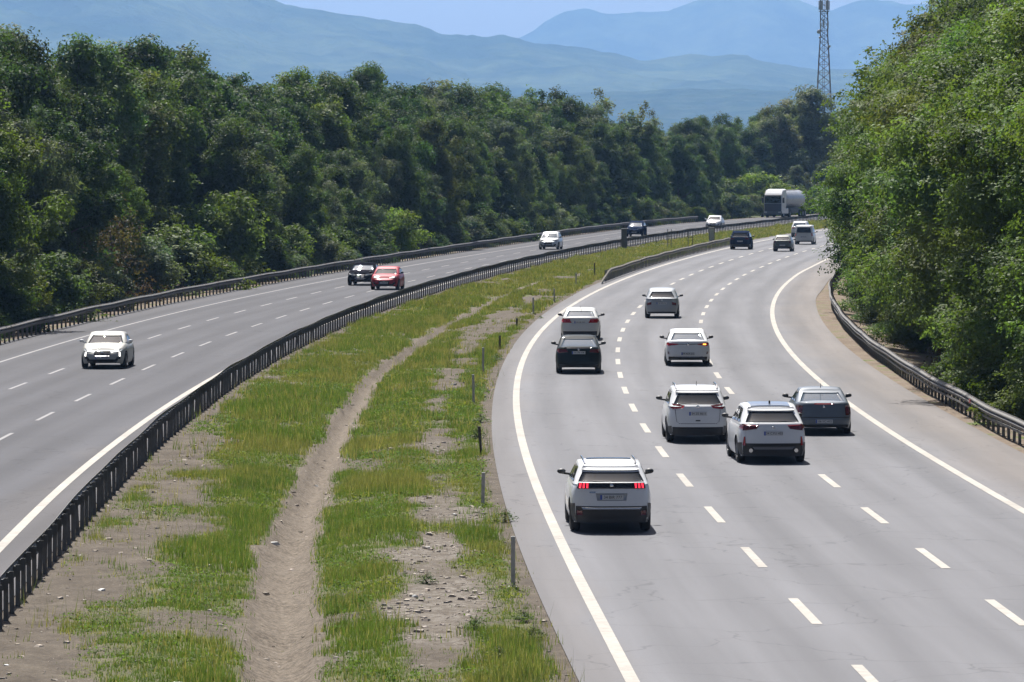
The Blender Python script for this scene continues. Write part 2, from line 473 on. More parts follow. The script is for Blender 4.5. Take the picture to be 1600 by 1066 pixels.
soil = g.mix(g.mapr(a, .35, .65), (.090, .074, .058), (.150, .126, .098))
peb = g.mapr(p.outputs['Distance'], .0, .35, 1.35, .7)
soil = g.mix(.65, soil, g.mix(1., soil, peb, 'MULTIPLY'))
dit = g.mix(g.mapr(b, .35, .65), (.105, .087, .068), (.185, .155, .122))
pe2 = g.n('TexVoronoi', Scale=7.); g.t.links.new(tc, pe2.inputs['Vector'])
sto = g.mix(g.mapr(pe2.outputs['Color'], .2, .9), (.105, .088, .07), (.19, .17, .145))
grn = g.mix(g.mapr(a, .35, .65), (.085, .098, .042), (.135, .132, .066))
c = g.mix(sp.outputs[2], soil, sto)
c = g.mix(sp.outputs[1], c, dit)
c = g.mix(g.mapr(g.math('ADD', sp.outputs[0], g.mapr(b, .3, .7, -.35, .35)), .2, .75), c, grn)
c = g.mix(1., c, g.mapr(b, .25, .75, .68, 1.28), 'MULTIPLY')
g.out('Base Color', c); g.b.inputs['Roughness'].default_value = .95; g.b.inputs['Specular IOR Level'].default_value = .12
bp = g.n('Bump', Strength=.8, Distance=.05); g.t.links.new(b, bp.inputs['Height']); g.out('Normal', bp.outputs[0])
me.materials.append(g.m)
link('median', me)['kind'] = 'structure'

# ---- grass and gravel on the median
def scatter(y0, y1, n):
    y = rng.uniform(y0, y1, n); u = rng.random(n)
    x = cx('MR', y) + .1 + (cx('LE', y) - cx('MR', y) - .15) * u
    return x, y
def blades(x, y, z, h, w, col, lean=.35, nb=6, spread=.09):
    n = len(x)
    X = np.repeat(x, nb) + rng.normal(0, spread, n * nb); Yb = np.repeat(y, nb) + rng.normal(0, spread, n * nb)
    Zb = np.repeat(z, nb) - .02; H = np.repeat(h, nb) * rng.uniform(.55, 1.15, n * nb); W = np.repeat(w, nb) * rng.uniform(.7, 1.3, n * nb)
    an = rng.uniform(0, 2 * np.pi, n * nb); le = rng.uniform(0, lean, n * nb) * H; la = rng.uniform(0, 2 * np.pi, n * nb)
    P = np.empty((n * nb, 3, 3))
    dx, dy = np.cos(an) * W, np.sin(an) * W
    P[:, 0] = np.stack([X - dx, Yb - dy, Zb], -1); P[:, 1] = np.stack([X + dx, Yb + dy, Zb], -1)
    P[:, 2] = np.stack([X + np.cos(la) * le, Yb + np.sin(la) * le, Zb + H], -1)
    C = np.repeat(np.repeat(col, nb, 0) * rng.uniform(.75, 1.25, (n * nb, 1)), 3, 0)
    return P.reshape(-1, 3), np.concatenate([C, np.ones((len(C), 1))], 1)
PV, PC = [], []
for (a0, a1, n, hs, ws) in ((60, 140, 80000, .9, .85), (140, 250, 50000, 1.1, 1.5), (250, 420, 30000, 1.2, 2.6), (420, 640, 16000, 1.2, 4.)):
    x, y = scatter(a0, a1, n)
    gmk, dmk, smk = median_masks(x, y)
    keep = rng.random(n) < np.clip(gmk, .012, 1) * (1 - .97 * dmk)
    x, y, gmk = x[keep], y[keep], gmk[keep]
    tall = np.clip((fbm(x, y * .5, 2.4) - .52) * 6, 0, 1); ye = np.clip((fbm(x + 80, y * .5, 3.) - .5) * 5, 0, 1)[:, None]
    dk = np.clip((fbm(x + 180, y * .5, 1.3) - .53) * 6, 0, 1)[:, None]
    h = (.07 + .17 * tall + .06 * gmk) * hs * rng.uniform(.6, 1.4, len(x))
    lush = np.array([.112, .155, .052]); olive = np.array([.165, .168, .078]); dark = np.array([.078, .115, .044]); straw = np.array([.26, .225, .13])
    far = np.clip((y - 170) / 160, 0, 1)[:, None]
    col = lush * (1 - ye) + olive * ye
    col = col * (1 - dk * .6) + dark * dk * .6
    col = col * (1 - far * .55) + np.array([.18, .175, .075]) * far * .55
    st = (rng.random(len(x)) < .18 + .12 * far[:, 0] + .25 * ye[:, 0] * (rng.random(len(x)) < .5))[:, None]
    col = np.where(st, straw, col)
    v, c = blades(x, y, median_z(x, y), h, np.full(len(x), .011 * ws), col)
    PV.append(v); PC.append(c)
x, y = scatter(60, 210, 9000)
gmk, dmk, smk = median_masks(x, y)
k = (rng.random(len(x)) < np.clip((fbm(x + 300, y * .4, 2.) - .45) * 4, 0, .7) * (.25 + gmk) * (1 - dmk)); x, y = x[k], y[k]
v, c = blades(x, y, median_z(x, y), rng.uniform(.25, .6, len(x)), np.full(len(x), .007) * (1 + (y > 130) * .8), np.where(rng.random((len(x), 1)) < .6, np.array([.25, .21, .12]), np.array([.12, .15, .06])), lean=.5, nb=4, spread=.12)
PV.append(v); PC.append(c)
M_GRASS = leaf_mat('grass_blades', (1, 1, 1), spec=.08, rough=.7, trans=.35, hue=0)
go = link('grass', uniform_mesh('grass', np.concatenate(PV), 3, M_GRASS, np.concatenate(PC)))
tag(go, 'short green and olive grass covering the median strip', 'grass', kind='stuff')

def stones(n, y0, y1, prob, smin, smax, name, mat):
    base = np.array([(-1, -1, -.5), (1, -1, -.5), (1, 1, -.5), (-1, 1, -.5), (-.7, -.6, .5), (.6, -.75, .45), (.75, .6, .5), (-.6, .7, .4)])
    fc = [(0, 1, 5, 4), (1, 2, 6, 5), (2, 3, 7, 6), (3, 0, 4, 7), (4, 5, 6, 7)]
    x, y = scatter(y0, y1, n); k = rng.random(n) < prob(x, y); x, y = x[k], y[k]
    z = median_z(x, y); out = []; T = []
    for i in range(len(x)):
        s = smin * (smax / smin) ** (rng.random() ** 2.4); a = rng.uniform(0, 6.3)
        b = base * s * rng.uniform(.6, 1.2, (8, 3)) * (1, .75, .6)
        q = np.stack([b[:, 0] * math.cos(a) - b[:, 1] * math.sin(a), b[:, 0] * math.sin(a) + b[:, 1] * math.cos(a), b[:, 2] + s * .12], -1) + (x[i], y[i], z[i])
        c = rng.uniform(.55, 1.25)
        for f in fc: out.append(q[list(f)]); T += [(c, c * rng.uniform(.94, 1.0), c * rng.uniform(.86, .98), 1)] * 4
    o = link(name, uniform_mesh(name, np.concatenate(out), 4, mat, np.array(T)))
    return o
g = NT('stone'); at = g.n('Attribute', _attribute_name='tint'); g.out('Base Color', g.mix(1., (.36, .32, .28), at.outputs['Color'], 'MULTIPLY')); g.b.inputs['Roughness'].default_value = .9
M_STONE = g.m
def pst(x, y):
    gk, dk, sk = median_masks(x, y)
    return np.clip(sk * .9 + (1 - gk) * .12 - dk * .06, 0, 1)
tag(stones(17000, 60, 190, pst, .02, .10, 'gravel', M_STONE), 'grey and brown stones lying loose on the bare soil of the median', 'gravel', kind='stuff')

# broad-leaved ground cover among the blades, and scraps of litter
x, y = scatter(62, 190, 60000)
gk, dk_, sk = median_masks(x, y)
k = rng.random(len(x)) < np.clip(gk * (fbm(x + 40, y * .6, 1.1) - .44) * 5, 0, .8) * (1 - dk_)
x, y = x[k], y[k]; n = len(x); nb = 6
P = np.stack([np.repeat(x, nb) + rng.normal(0, .06, n * nb), np.repeat(y, nb) + rng.normal(0, .06, n * nb), np.repeat(median_z(x, y), nb) + rng.uniform(.0, .11, n * nb)], -1)
N = rng.normal(0, .6, (n * nb, 3)) + (0, -.1, 1); N /= np.linalg.norm(N, axis=1, keepdims=True)
r_ = rng.normal(size=(n * nb, 3)); T = np.cross(N, r_); T /= np.linalg.norm(T, axis=1, keepdims=True); B = np.cross(N, T)
sz = rng.uniform(.014, .036, (n * nb, 1)) * (1 + np.clip(P[:, 1:2] - 110, 0, 80) * .006)
Q = np.stack([P - T * sz, P + B * sz * .6, P + T * sz, P - B * sz * .6], 1).reshape(-1, 3)
yel = np.clip((fbm(P[:, 0] + 10, P[:, 1] * .5, 2.) - .5) * 6, 0, 1)[:, None]
cc = (np.array([.105, .165, .045]) * (1 - yel) + np.array([.19, .20, .055]) * yel) * rng.uniform(.7, 1.3, (n * nb, 1))
M_WEED = leaf_mat('weed_leaves', (1, 1, 1), spec=.06, rough=.7, trans=.35, hue=0)
wo = link('weeds', uniform_mesh('weeds', Q, 4, M_WEED, np.repeat(np.concatenate([cc, np.ones((n * nb, 1))], 1), 4, 0)))
tag(wo, 'low broad-leaved weeds mixed into the grass of the median', 'weeds', kind='stuff')
M_LITTER = pm('pale_litter', (.5, .5, .48), .7)
tag(stones(150, 62, 250, lambda x, y: np.ones(len(x)) * .5, .05, .14, 'litter', M_LITTER), 'white scraps of litter scattered over the median', 'litter', kind='stuff')
# ------------------------------------------------------------------ guardrails
def galv(name, col, rough, rust):
    g = NT(name)
    tc = g.n('TexCoord').outputs['Object']
    a = g.noise(tc, .7, 5, .6); b = g.noise(tc, 12., 4)
    c = g.mix(g.mapr(a, .52, .68), col, rust)
    c = g.mix(1., c, g.mapr(b, .3, .7, .85, 1.15), 'MULTIPLY')
    g.out('Base Color', c); g.b.inputs['Metallic'].default_value = .35; g.b.inputs['Roughness'].default_value = rough
    return g.m
M_RAIL = galv('galvanised_steel', (.135, .128, .118), .65, (.10, .08, .065))
M_RAILD = galv('weathered_steel', (.12, .12, .115), .6, (.10, .075, .055))
M_RAILT = galv('tan_steel', (.20, .18, .145), .65, (.22, .18, .13))
M_RED = pm('red_reflector', (.45, .03, .03), .25)

WPROF = [(.0, .0), (-.012, .035), (-.07, .075), (-.078, .11), (-.02, .145), (-.0, .155), (-.02, .165), (-.078, .20), (-.07, .235), (-.012, .275), (0, .31)]
def guardrail(name, label, cur, d, face, y0, y1, mat, mpost, top=.78, spacing=1.4, end_down=False, seen=None, red=None, second=None):
    """face -1: the beam's ribs bulge towards smaller x"""
    mx, my = off(cur, (y0 + y1) / 2, d)
    root = empty(name, (float(mx), float(my), 0))
    tag(root, label, 'guardrail', 'steel guardrails along the motorway')
    ys = np.arange(y0, y1 + .1, 2.)
    ox, oy = off(cur, ys, d)
    s = slope(cur, ys); q = np.sqrt(1 + s * s)
    V = []
    wob = .028 * np.sin(ys * .21 + d) + .02 * np.sin(ys * .083) + .03 * (vnoise(ys, ys * 0, 7.) - .5)
    wz = .025 * (vnoise(ys, ys * 0 + 9, 5.) - .5) + .018 * np.sin(ys * .37)
    dn = np.clip((ys - y0) / 9., 0, 1) if end_down else np.ones_like(ys)
    if end_down: dn = np.minimum(dn, np.clip((y1 - ys) / 6., 0, 1)) 
    tz = .33 + (top - .33) * dn - (1 - dn) * .12
    prof = list(WPROF) + [(p + .004 if face < 0 else p + .004, zq) for p, zq in reversed(WPROF)]
    n = len(prof)
    for i in range(len(ys)):
        for p, zq in prof:
            w = p * (1 if face < 0 else -1) + wob[i]
            V.append((ox[i] + w / q[i] - mx, oy[i] - w * s[i] / q[i] - my, tz[i] - .31 + zq + wz[i]))
    F = [((i) * n + k, i * n + (k + 1) % n, (i + 1) * n + (k + 1) % n, (i + 1) * n + k) for i in range(len(ys) - 1) for k in range(n)]
    part('rail_beam', (V, F), mat, root)
    if second:
        V2 = []
        for i in range(len(ys)):
            for p, zq in ((0, 0), (.05, 0), (.05, .06), (0, .06)):
                w = second[0] + p
                V2.append((ox[i] + w / q[i] - mx, oy[i] - w * s[i] / q[i] - my, second[1] + zq + wz[i]))
        F2 = [(i * 4 + k, i * 4 + (k + 1) % 4, (i + 1) * 4 + (k + 1) % 4, (i + 1) * 4 + k) for i in range(len(ys) - 1) for k in range(4)]
        part('lower_rail', (V2, F2), mat, root)
    py = np.arange(y0 + .7, y1, spacing)
    if end_down: py = py[(py > y0 + 5) & (py < y1 - 2)]
    bk = .05 if face < 0 else -.05
    hh = top - .04
    pg = join(box((.0, 0, hh / 2 - .1), (.012, .07, hh + .2)), box((.04, -.035, hh / 2 - .1), (.08, .01, hh + .2)), box((.04, .035, hh / 2 - .1), (.08, .01, hh + .2)), box((-.03, 0, top - .16), (.06, .09, .2)))
    pg = ([(v[0] * (1 if face < 0 else -1), v[1], v[2]) for v in pg[0]], pg[1] if face < 0 else [tuple(reversed(f)) for f in pg[1]])
    pm_ = mesh_data('post', *pg, mpost)
    order = np.arange(len(py))
    if seen is not None:
        vis = (py > seen[0]) & (py < seen[1]); order = np.concatenate([order[vis], order[~vis]])
    rest = []
    for c_, i in enumerate(order):
        x, y = off(cur, py[i], d + bk); a = -math.atan(float(slope(cur, py[i])))
        if c_ < 100:
            o = link('post', pm_, root, (float(x - mx), float(y - my), 0)); o.rotation_euler = (0, rng.normal(0, .02), a)
        else:
            ca, sa = math.cos(a), math.sin(a)
            rest.append(([(v[0] * ca - v[1] * sa + x - mx, v[0] * sa + v[1] * ca + y - my, v[2]) for v in pg[0]], pg[1]))
    if rest:
        o = part('posts', join(*rest), mpost, root); o['kind'] = 'stuff'
    if red:
        for yy in red:
            x, y = off(cur, yy, d - .09 if face < 0 else d + .09)
            part('reflector', box((float(x - mx), float(y - my), top - .15), (.03, .25, .12)), M_RED, root)
    return root
guardrail('guardrail', 'long dark guardrail on close-set posts between the oncoming lanes and the grassy median', 'MR', 0, -1, 66, 640, M_RAILD, M_RAILD, .80, 1.42, seen=(84, 700))
guardrail('guardrail', 'short tan-topped guardrail with sloped ends beside the departing lanes, on the median edge', 'A', -.75, 1, 313, 452, M_RAILT, M_RAILD, .80, 1.4, end_down=True)
guardrail('guardrail', 'grey guardrail with two bright rails in front of the wood on the departing side', 'RR', 0, -1, 96, 420, M_RAIL, M_RAILD, .74, 1.4, seen=(135, 300), red=(152.5,), second=(-.02, .30))
guardrail('guardrail', 'grey guardrail in front of the dark wood beyond the oncoming lanes', 'M', -2.5, 1, 140, 605, M_RAIL, M_RAILD, .78, 1.4, seen=(205, 620))

# ------------------------------------------------------------------ marker posts on the median
M_CONC = pm('weathered_concrete', (.36, .36, .345), .9, var=.25, vscale=6)
M_CONCD = pm('dark_timber', (.07, .06, .05), .9, var=.3, vscale=6)
M_FOOT = pm('pale_concrete', (.55, .53, .48), .9, var=.15)
PSEEN = [(.02, 92.2, 1.0, 0, 0, 'square grey marker post on a pale footing, ahead of the first white SUV'),
         (-.67, 114.1, .86, 0, .02, 'grey marker post half hidden in weeds beside the three-clawed white SUV'),
         (-.84, 133.8, .82, 1, -.05, 'dark leaning marker post in the weeds, second bend of the road edge'),
         (-1.23, 160.1, 1.02, 0, -.02, 'pale grey marker post standing farthest into the grass of the median'),
         (-1.06, 183.5, 1.0, 0, .0, 'grey marker post level with the dark green saloon'),
         (-.5, 205.9, .64, 1, .0, 'stubby dark marker post just beyond the dark green saloon'),
         (.21, 230.3, .55, 1, .03, 'short blackish marker post in the brown soil beside the road edge'),
         (1.07, 251.7, .85, 0, .0, 'thin grey marker post level with the pale hatchback'),
         (2.32, 273.8, .8, 0, .0, 'thin grey marker post in weeds past the pale hatchback'),
         (3.94, 307.5, .8, 0, .02, 'small grey marker post just before the tan guardrail begins'),
         (5.46, 330.3, .95, 1, .0, 'small dark marker post behind the start of the tan guardrail')]
for x, y, h, dk, tilt, lab in PSEEN:
    x, y = x * SX, y * SY; z = float(median_z(np.array([x]), np.array([y]))[0])
    r = empty('marker_post', (x, y, z)); tag(r, lab, 'marker post', 'marker posts along the median edge')
    o = part('shaft', join(rbox((0, 0, h / 2 - .1), (.085, .07, h + .2), .012), box((0, -.038, h - .1), (.06, .008, .11))), M_CONCD if dk else M_CONC, r); o.rotation_euler = (0, tilt, 0)
    if not dk: part('footing', rbox((-.02, -.05, .0), (.2, .2, .06), .02), M_FOOT, r)

# signs' rear sides and cabinet behind the main guardrail
def sign_posts(x, y, h, sp, lab, thick):
    x, y = x * SX, y * SY
    r = empty('signpost', (x, y, 0)); tag(r, lab, 'sign post', 'sign posts in the far median')
    for s in (-1, 1): part('pole', tube([(s * sp, 0, -.3), (s * sp, 0, h)], [thick, thick], 8), M_RAILD, r)
    part('brace', box((0, 0, h * .62), (sp * 2, .03, .06)), M_RAILD, r)
sign_posts(13.58, 430.6, 1.75, .16, 'slim pair of dark poles in the median before the black SUV', .03)
sign_posts(15.6, 436.7, 1.4, .20, 'lower pair of dark poles in the median nearest the black SUV', .03)
def cabinet(x, y, w, h, lab, m1, m2):
    x, y = x * SX, y * SY
    r = empty('roadside_cabinet', (x, y, 0)); tag(r, lab, 'cabinet', 'roadside cabinets in the median')
    part('cabinet_body', rbox((0, 0, h * .5 + .1), (w, .35, h * .96), .02), m1, r)
    part('plinth', rbox((0, 0, 0), (w * 1.15, .45, .3), .02), M_CONC, r)
    part('lid', rbox((0, 0, h + .1), (w * 1.12, .42, .07), .02), m2, r)
    for s in (-1, 1): part('side_frame', box((s * w * .5, -.19, h * .5 + .1), (.05, .03, h * .95)), m2, r)
cabinet(9.53, 424.8, .45, 1.75, 'tall dark roadside cabinet behind the long guardrail, nearer of the two', M_RAILD, M_RAILD)
cabinet(18.5, 462.6, .5, 1.25, 'grey roadside cabinet behind the black SUV, farther of the two', M_CONC, M_RAILD)

# ------------------------------------------------------------------ trees
def unit(n):
    v = rng.normal(size=(n, 3)); return v / np.linalg.norm(v, axis=1, keepdims=True)
def leaf_quads(P, N, s, asp, tint):
    n = len(P)
    r = unit(n); T = np.cross(N, r); T /= np.linalg.norm(T, axis=1, keepdims=True) + 1e-9; B = np.cross(N, T)
    s = s[:, None]
    q = np.empty((n, 4, 3))
    q[:, 0] = P - T * s * .5; q[:, 1] = P + B * s * asp * .5 + N * s * .08; q[:, 2] = P + T * s * .5; q[:, 3] = P - B * s * asp * .5 + N * s * .08
    return q.reshape(-1, 3), np.repeat(np.concatenate([tint, np.ones((n, 1))], 1), 4, 0)

def make_tree(kind, H, rad, base, clumps, leaves, leaf, cr, asp=.6, seed=0, lean=0., spray=9):
    """returns (crown mesh without material, trunk geometry)"""
    global rng
    rng = np.random.default_rng(100 + seed)
    # clumps through the crown's volume, most of them near its uneven outside
    C = []
    ph = rng.uniform(0, 6.28, 4)
    while len(C) < clumps:
        d = unit(1)[0]; t = rng.random() ** .45
        u = (d[2] * t + 1) / 2                       # 0 bottom .. 1 top
        az = math.atan2(d[1], d[0])
        w = 1 + .22 * math.sin(2 * az + ph[0] + u * 4) + .15 * math.sin(3 * az + ph[1] - 5 * u)
        if kind == 'broad': env = (max(0, math.sin(math.pi * min(1, .12 + .88 * u) ** .8))) ** .55
        elif kind == 'tall': env = max(.3, math.sin(math.pi * (.14 + .72 * u))) ** .6
        elif kind == 'plume': env = .45 + .75 * u * (1.25 - u)
        else: env = max(.3, 1 - .85 * u ** 1.6)
        hor = math.hypot(d[0], d[1]) * t
        rr = rad * env * w * min(1, hor * 1.15 / max(.25, math.sqrt(max(1e-3, 1 - (d[2] * t) ** 2))))
        C.append((rr * math.cos(az) + lean * u, rr * math.sin(az), base + (H - base) * u))
    C = np.array(C)
    CR = cr * rng.uniform(.6, 1.35, clumps)
    ct = rng.uniform(.7, 1.3, (clumps, 1)) * (1 + rng.normal(0, .06, (clumps, 3)) * (1.3, .6, 1.))
    # twigs through each clump; the leaves of a twig hang together and share its tilt
    per = spray
    ns = leaves // per
    k = rng.choice(clumps, ns, p=CR ** 2 / (CR ** 2).sum())
    D = unit(ns); rr = (rng.random(ns) ** .38) * (1 + .25 * rng.normal(size=ns).clip(-1.5, 1.5))
    fl = np.array([.55, .55, 1.5]) if kind == 'plume' else (np.array([1.15, 1.15, .66]) if leaf < .2 else np.array([1., 1., .85]))
    SP = C[k] + D * (CR[k] * rr)[:, None] * fl
    SN = D * .75 + np.array([0, 0, .55]) + unit(ns) * .7; SN /= np.linalg.norm(SN, axis=1, keepdims=True)
    ST = ct[k] * rng.uniform(.8, 1.22, (ns, 1))
    m = np.repeat(np.arange(ns), per); leaves = ns * per
    jit = rng.normal(size=(leaves, 3)) * leaf * .95
    jit -= SN[m] * (jit * SN[m]).sum(1, keepdims=True) * .7
    P = SP[m] + jit - np.array([0, 0, 1.]) * (np.linalg.norm(jit, axis=1, keepdims=True) * .35)
    P[:, 2] = np.maximum(P[:, 2], .04)
    N = SN[m] + unit(leaves) * .42; N /= np.linalg.norm(N, axis=1, keepdims=True)
    tint = ST[m] * rng.uniform(.88, 1.12, (leaves, 1))
    V, T = leaf_quads(P, N, leaf * rng.uniform(.65, 1.3, leaves), asp, tint)
    me = uniform_mesh('crown', V, 4, None, T)
    # trunk and limbs
    geos = []
    r0 = .016 * H + .03
    top = base + (H - base) * .72
    pts = [(0, 0, -.7)] + [(lean * q * .8 + .12 * math.sin(4 * q + ph[2]) * q, .12 * math.sin(3 * q + ph[3]) * q, top * q) for q in (.05, .25, .5, .75, 1)]
    geos.append(tube(pts, [r0 * 1.35, r0 * 1.1, r0 * .9, r0 * .7, r0 * .45, r0 * .18], 7))
    for i in rng.choice(clumps, min(clumps, 12 if H > 6 else 6), replace=False):
        e = C[i]; zb = max(.3, min(top * .92, e[2] - .35 * math.hypot(e[0], e[1]) - .4)); q = zb / top
        s_ = np.array([lean * q * .8, 0, zb]); m = (s_ + e) / 2 + (0, 0, .25)
        rb = r0 * (1 - .75 * q) * .5
        geos.append(tube([tuple(s_), tuple(m), tuple(e)], [rb, rb * .6, rb * .2], 5, False))
    return me, join(*geos)

M_BARK = pm('bark', (.10, .08, .06), .95, var=.3, vscale=5)
LEAFC = dict(mid=(.073, .112, .037), dark=(.051, .083, .031), grey=(.102, .127, .083), fresh=(.10, .145, .034), pale=(.15, .175, .10), lime=(.135, .19, .03), brown=(.085, .064, .042), olive=(.090, .118, .041))
LEAFC.update(near=(.098, .140, .038), near2=(.118, .156, .052), near3=(.068, .108, .032))
M_LEAF = leaf_mat('leaves', None, spec=.09, rough=.58, trans=.34)   # the kind's own green comes from the object's colour
PROTO = {}
def proto(key, *a, **k):
    me, tg = make_tree(*a, **k)
    me.materials.append(M_LEAF)
    PROTO[key] = (me, mesh_data('trunk', *tg, M_BARK, True), a[1])
for i in range(3): proto('near%d' % i, 'broad', 15., 4.3, 1.0, 90, 190000, .15, 1.2, .55, seed=i, spray=12)
for i in range(4): proto('wood%d' % i, 'tall' if i == 2 else 'broad', 14., 3.7 if i < 2 else 3.2, 1.6, 120, 60000, .2, .8, .55, seed=10 + i)
for i in range(2): proto('tall%d' % i, 'tall', 15., 2.6, 1.5, 75, 28000, .23, .82, .55, seed=20 + i)
for i in range(3): proto('bush%d' % i, 'bush', 4., 2.2, .2, 36, 16000, .18, .66, .55, seed=30 + i)
proto('nbush', 'bush', 4., 2.1, .2, 40, 36000, .12, .6, .55, seed=36)
proto('weed', 'bush', .5, .28, .02, 12, 420, .06, .11, .5, seed=50, spray=4)
proto('plume', 'plume', 14., 1.7, 3., 60, 10000, .22, .52, .5, seed=40)
proto('twiggy', 'bush', 4., 1.9, .4, 22, 3000, .16, .8, .4, seed=44, spray=5)
rng = np.random.default_rng(77)

def tree(name, key, x, y, h, mat, label, group=None, z=-.62, wide=1., cat='tree'):
    cm, tm, H = PROTO[key]
    s = h / H
    r = empty(name, (float(x), float(y), z), rng.uniform(0, 6.28))
    r.scale = (s * wide, s * wide * rng.uniform(.92, 1.08), s)
    tag(r, label, cat, group)
    c = link('crown', cm, r); c.color = (*LEAFC[mat], 1)
    link('trunk', tm, r)
    return r
def infr(x, y, m): return abs(x) < .1067 * y + m

# singled-out bushes first, so that the rows below leave them room
KEEP = []
def fm(yflat, d):
    x, y = off('M', yflat, d); return float(x), float(y)
for yf, d, key, hh, m, wd, lab in (
        (395, -5.2, 'bush0', 4.6, 'lime', .95, 'glowing yellow-green bush behind the guardrail above the red hatchback'),
        (300, -6.2, 'bush1', 4.6, 'fresh', 1.45, 'big bright green bush behind the guardrail to the far side of the white saloon'),
        (318, -6.4, 'bush2', 7.2, 'fresh', .85, 'tall fresh green bush rising behind the big bright green one'),
        (276, -6.6, 'twiggy', 7.0, 'brown', .9, 'withered reddish-brown bush among the green trees'),
        (245, -5.6, 'bush2', 4.4, 'mid', 1.15, 'rounded dark green bush above the oncoming white saloon'),
        (440, -5.0, 'bush1', 3.4, 'grey', 1.2, 'pale leafy bush at the guardrail in front of deep shade')):
    x, y = fm(yf, d); KEEP.append((x, y))
    tree('shrub', key, x, y, hh, m, lab, wide=wd, cat='shrub')
def free(x, y):
    return all(math.hypot(x - a, (y - b) * .6) > 5.2 for a, b in KEEP) and not (y > 610 and 27 < x < 52)
# understorey along that guardrail
yy = 184.
while yy < 620:
    hh = rng.uniform(1.6, 4.4)
    x, y = off('M', yy, -(3.0 + hh * .64 + rng.uniform(0, .8))); x, y = float(x), float(y); yy += rng.uniform(4., 7.5)
    if not infr(x, y, 2.) or not free(x, y): continue
    m = rng.choice(['dark', 'mid', 'grey', 'fresh', 'olive'], p=[.36, .28, .18, .07, .11])
    tree('shrub', 'bush%d' % rng.integers(3), x, y, hh, m, {'dark': 'dark', 'mid': 'mid-green', 'grey': 'grey-green', 'fresh': 'bright green', 'olive': 'olive'}[m] + ' shrub growing behind the guardrail beyond the oncoming lanes', 'shrubs under the wood beyond the oncoming lanes', wide=1.1, cat='shrub')

# the wood beyond the oncoming carriageway
GW = 'trees of the wood beyond the oncoming lanes'
nw = 0
for row in range(3):
    yy = 176. + row * 1.7
    while yy < 772:
        st = (4.8, 5.4, 6.0)[row] * (1 + max(0, yy - 380) * .0012)
        d = -(8.0 + row * 5.2) + rng.uniform(-1.3, 1.3)
        x, y = off('M', yy, d); x, y = float(x), float(y)
        yy += st * rng.uniform(.75, 1.3)
        if not infr(x, y, 8.5) or (row == 0 and (not free(x, y) or rng.random() < .14)) or (y > 610 and 27 < x < 52): continue
        h = rng.uniform(8, 13.5) if row == 0 else rng.uniform(13., 17.) if row == 1 else rng.uniform(14.8, 18.)
        if y > 600: h = min(h, 13.8 - (y - 600) * .006 + rng.uniform(-.8, .5))
        h += 4.4 * min(1, max(0, (285 - y) / 70)) * (row > 0)
        u = rng.random()
        if row >= 2 and rng.random() < .25: key = 'tall%d' % rng.integers(2)
        else: key = 'wood%d' % rng.integers(4)
        m = 'grey' if u < .30 else 'mid' if u < .58 else 'dark' if u < .82 else 'olive' if u < .95 else 'fresh'
        lab = {'grey': 'grey-green broadleaf tree', 'mid': 'mid-green broadleaf tree', 'dark': 'dark green broadleaf tree', 'olive': 'olive green broadleaf tree', 'fresh': 'bright green broadleaf tree'}[m] + (', low, at the front of' if row == 0 else ' standing deep in') + ' the wood beyond the oncoming lanes'
        tree('broadleaf_tree', key, x, y, h, m, lab, GW, wide=rng.uniform(.84, 1.12)); nw += 1
for dx, hh, lab in ((-2.3, 18.5, 'feathery poplar standing clear above the wood against the blue hills'), (2.4, 16.8, 'second, shorter feathery poplar against the blue hills')):
    tree('poplar', 'plume', 12.8 + dx, 600, hh, 'pale', lab, wide=1.25)
for dx, yy_, hh in ((-5.2, 592, 16.4), (4.6, 594, 15.8)):
    tree('poplar', 'plume', 12.8 + dx, yy_ + 20, hh, 'pale', 'small thin poplar top beside the feathery poplars', 'thin poplar tops')

# behind the bend: the bright bush, the tall grey tree and the trees round it
tree('shrub', 'bush0', 36.0, 690, 6.6, 'lime', 'bright lime-green bush behind the tanker lorry', wide=1.25, cat='shrub')
for i, (px, py, hh, k, m) in enumerate([(27.5, 664, 3.4, 'bush1', 'olive'), (30.5, 668, 4.2, 'bush2', 'mid'), (33.5, 676, 3.6, 'bush0', 'olive'), (31., 690, 5.6, 'bush1', 'fresh'), (38.5, 700, 5.2, 'bush2', 'fresh'), (25., 655, 3., 'bush0', 'grey'), (41., 700, 4.6, 'bush1', 'olive'), (22., 645, 2.6, 'bush2', 'mid'), (45., 706, 4.4, 'bush1', 'mid'), (48., 712, 5.4, 'bush0', 'olive'), (43., 700, 3.6, 'bush2', 'grey'), (51., 718, 5.2, 'bush1', 'grey')]):
    tree('shrub', k, px, py, hh, m, 'bush beside the road end, near the tanker lorry', 'bushes round the tanker lorry', wide=1.3, cat='shrub')
tree('willow', 'wood1', 45.5, 742, 20.5, 'pale', 'tall grey-green willow at the foot of the lattice mast', wide=1.25)
tree('willow', 'wood3', 40.0, 735, 17.0, 'pale', 'smaller grey-green willow in front of the tall one', wide=1.1)
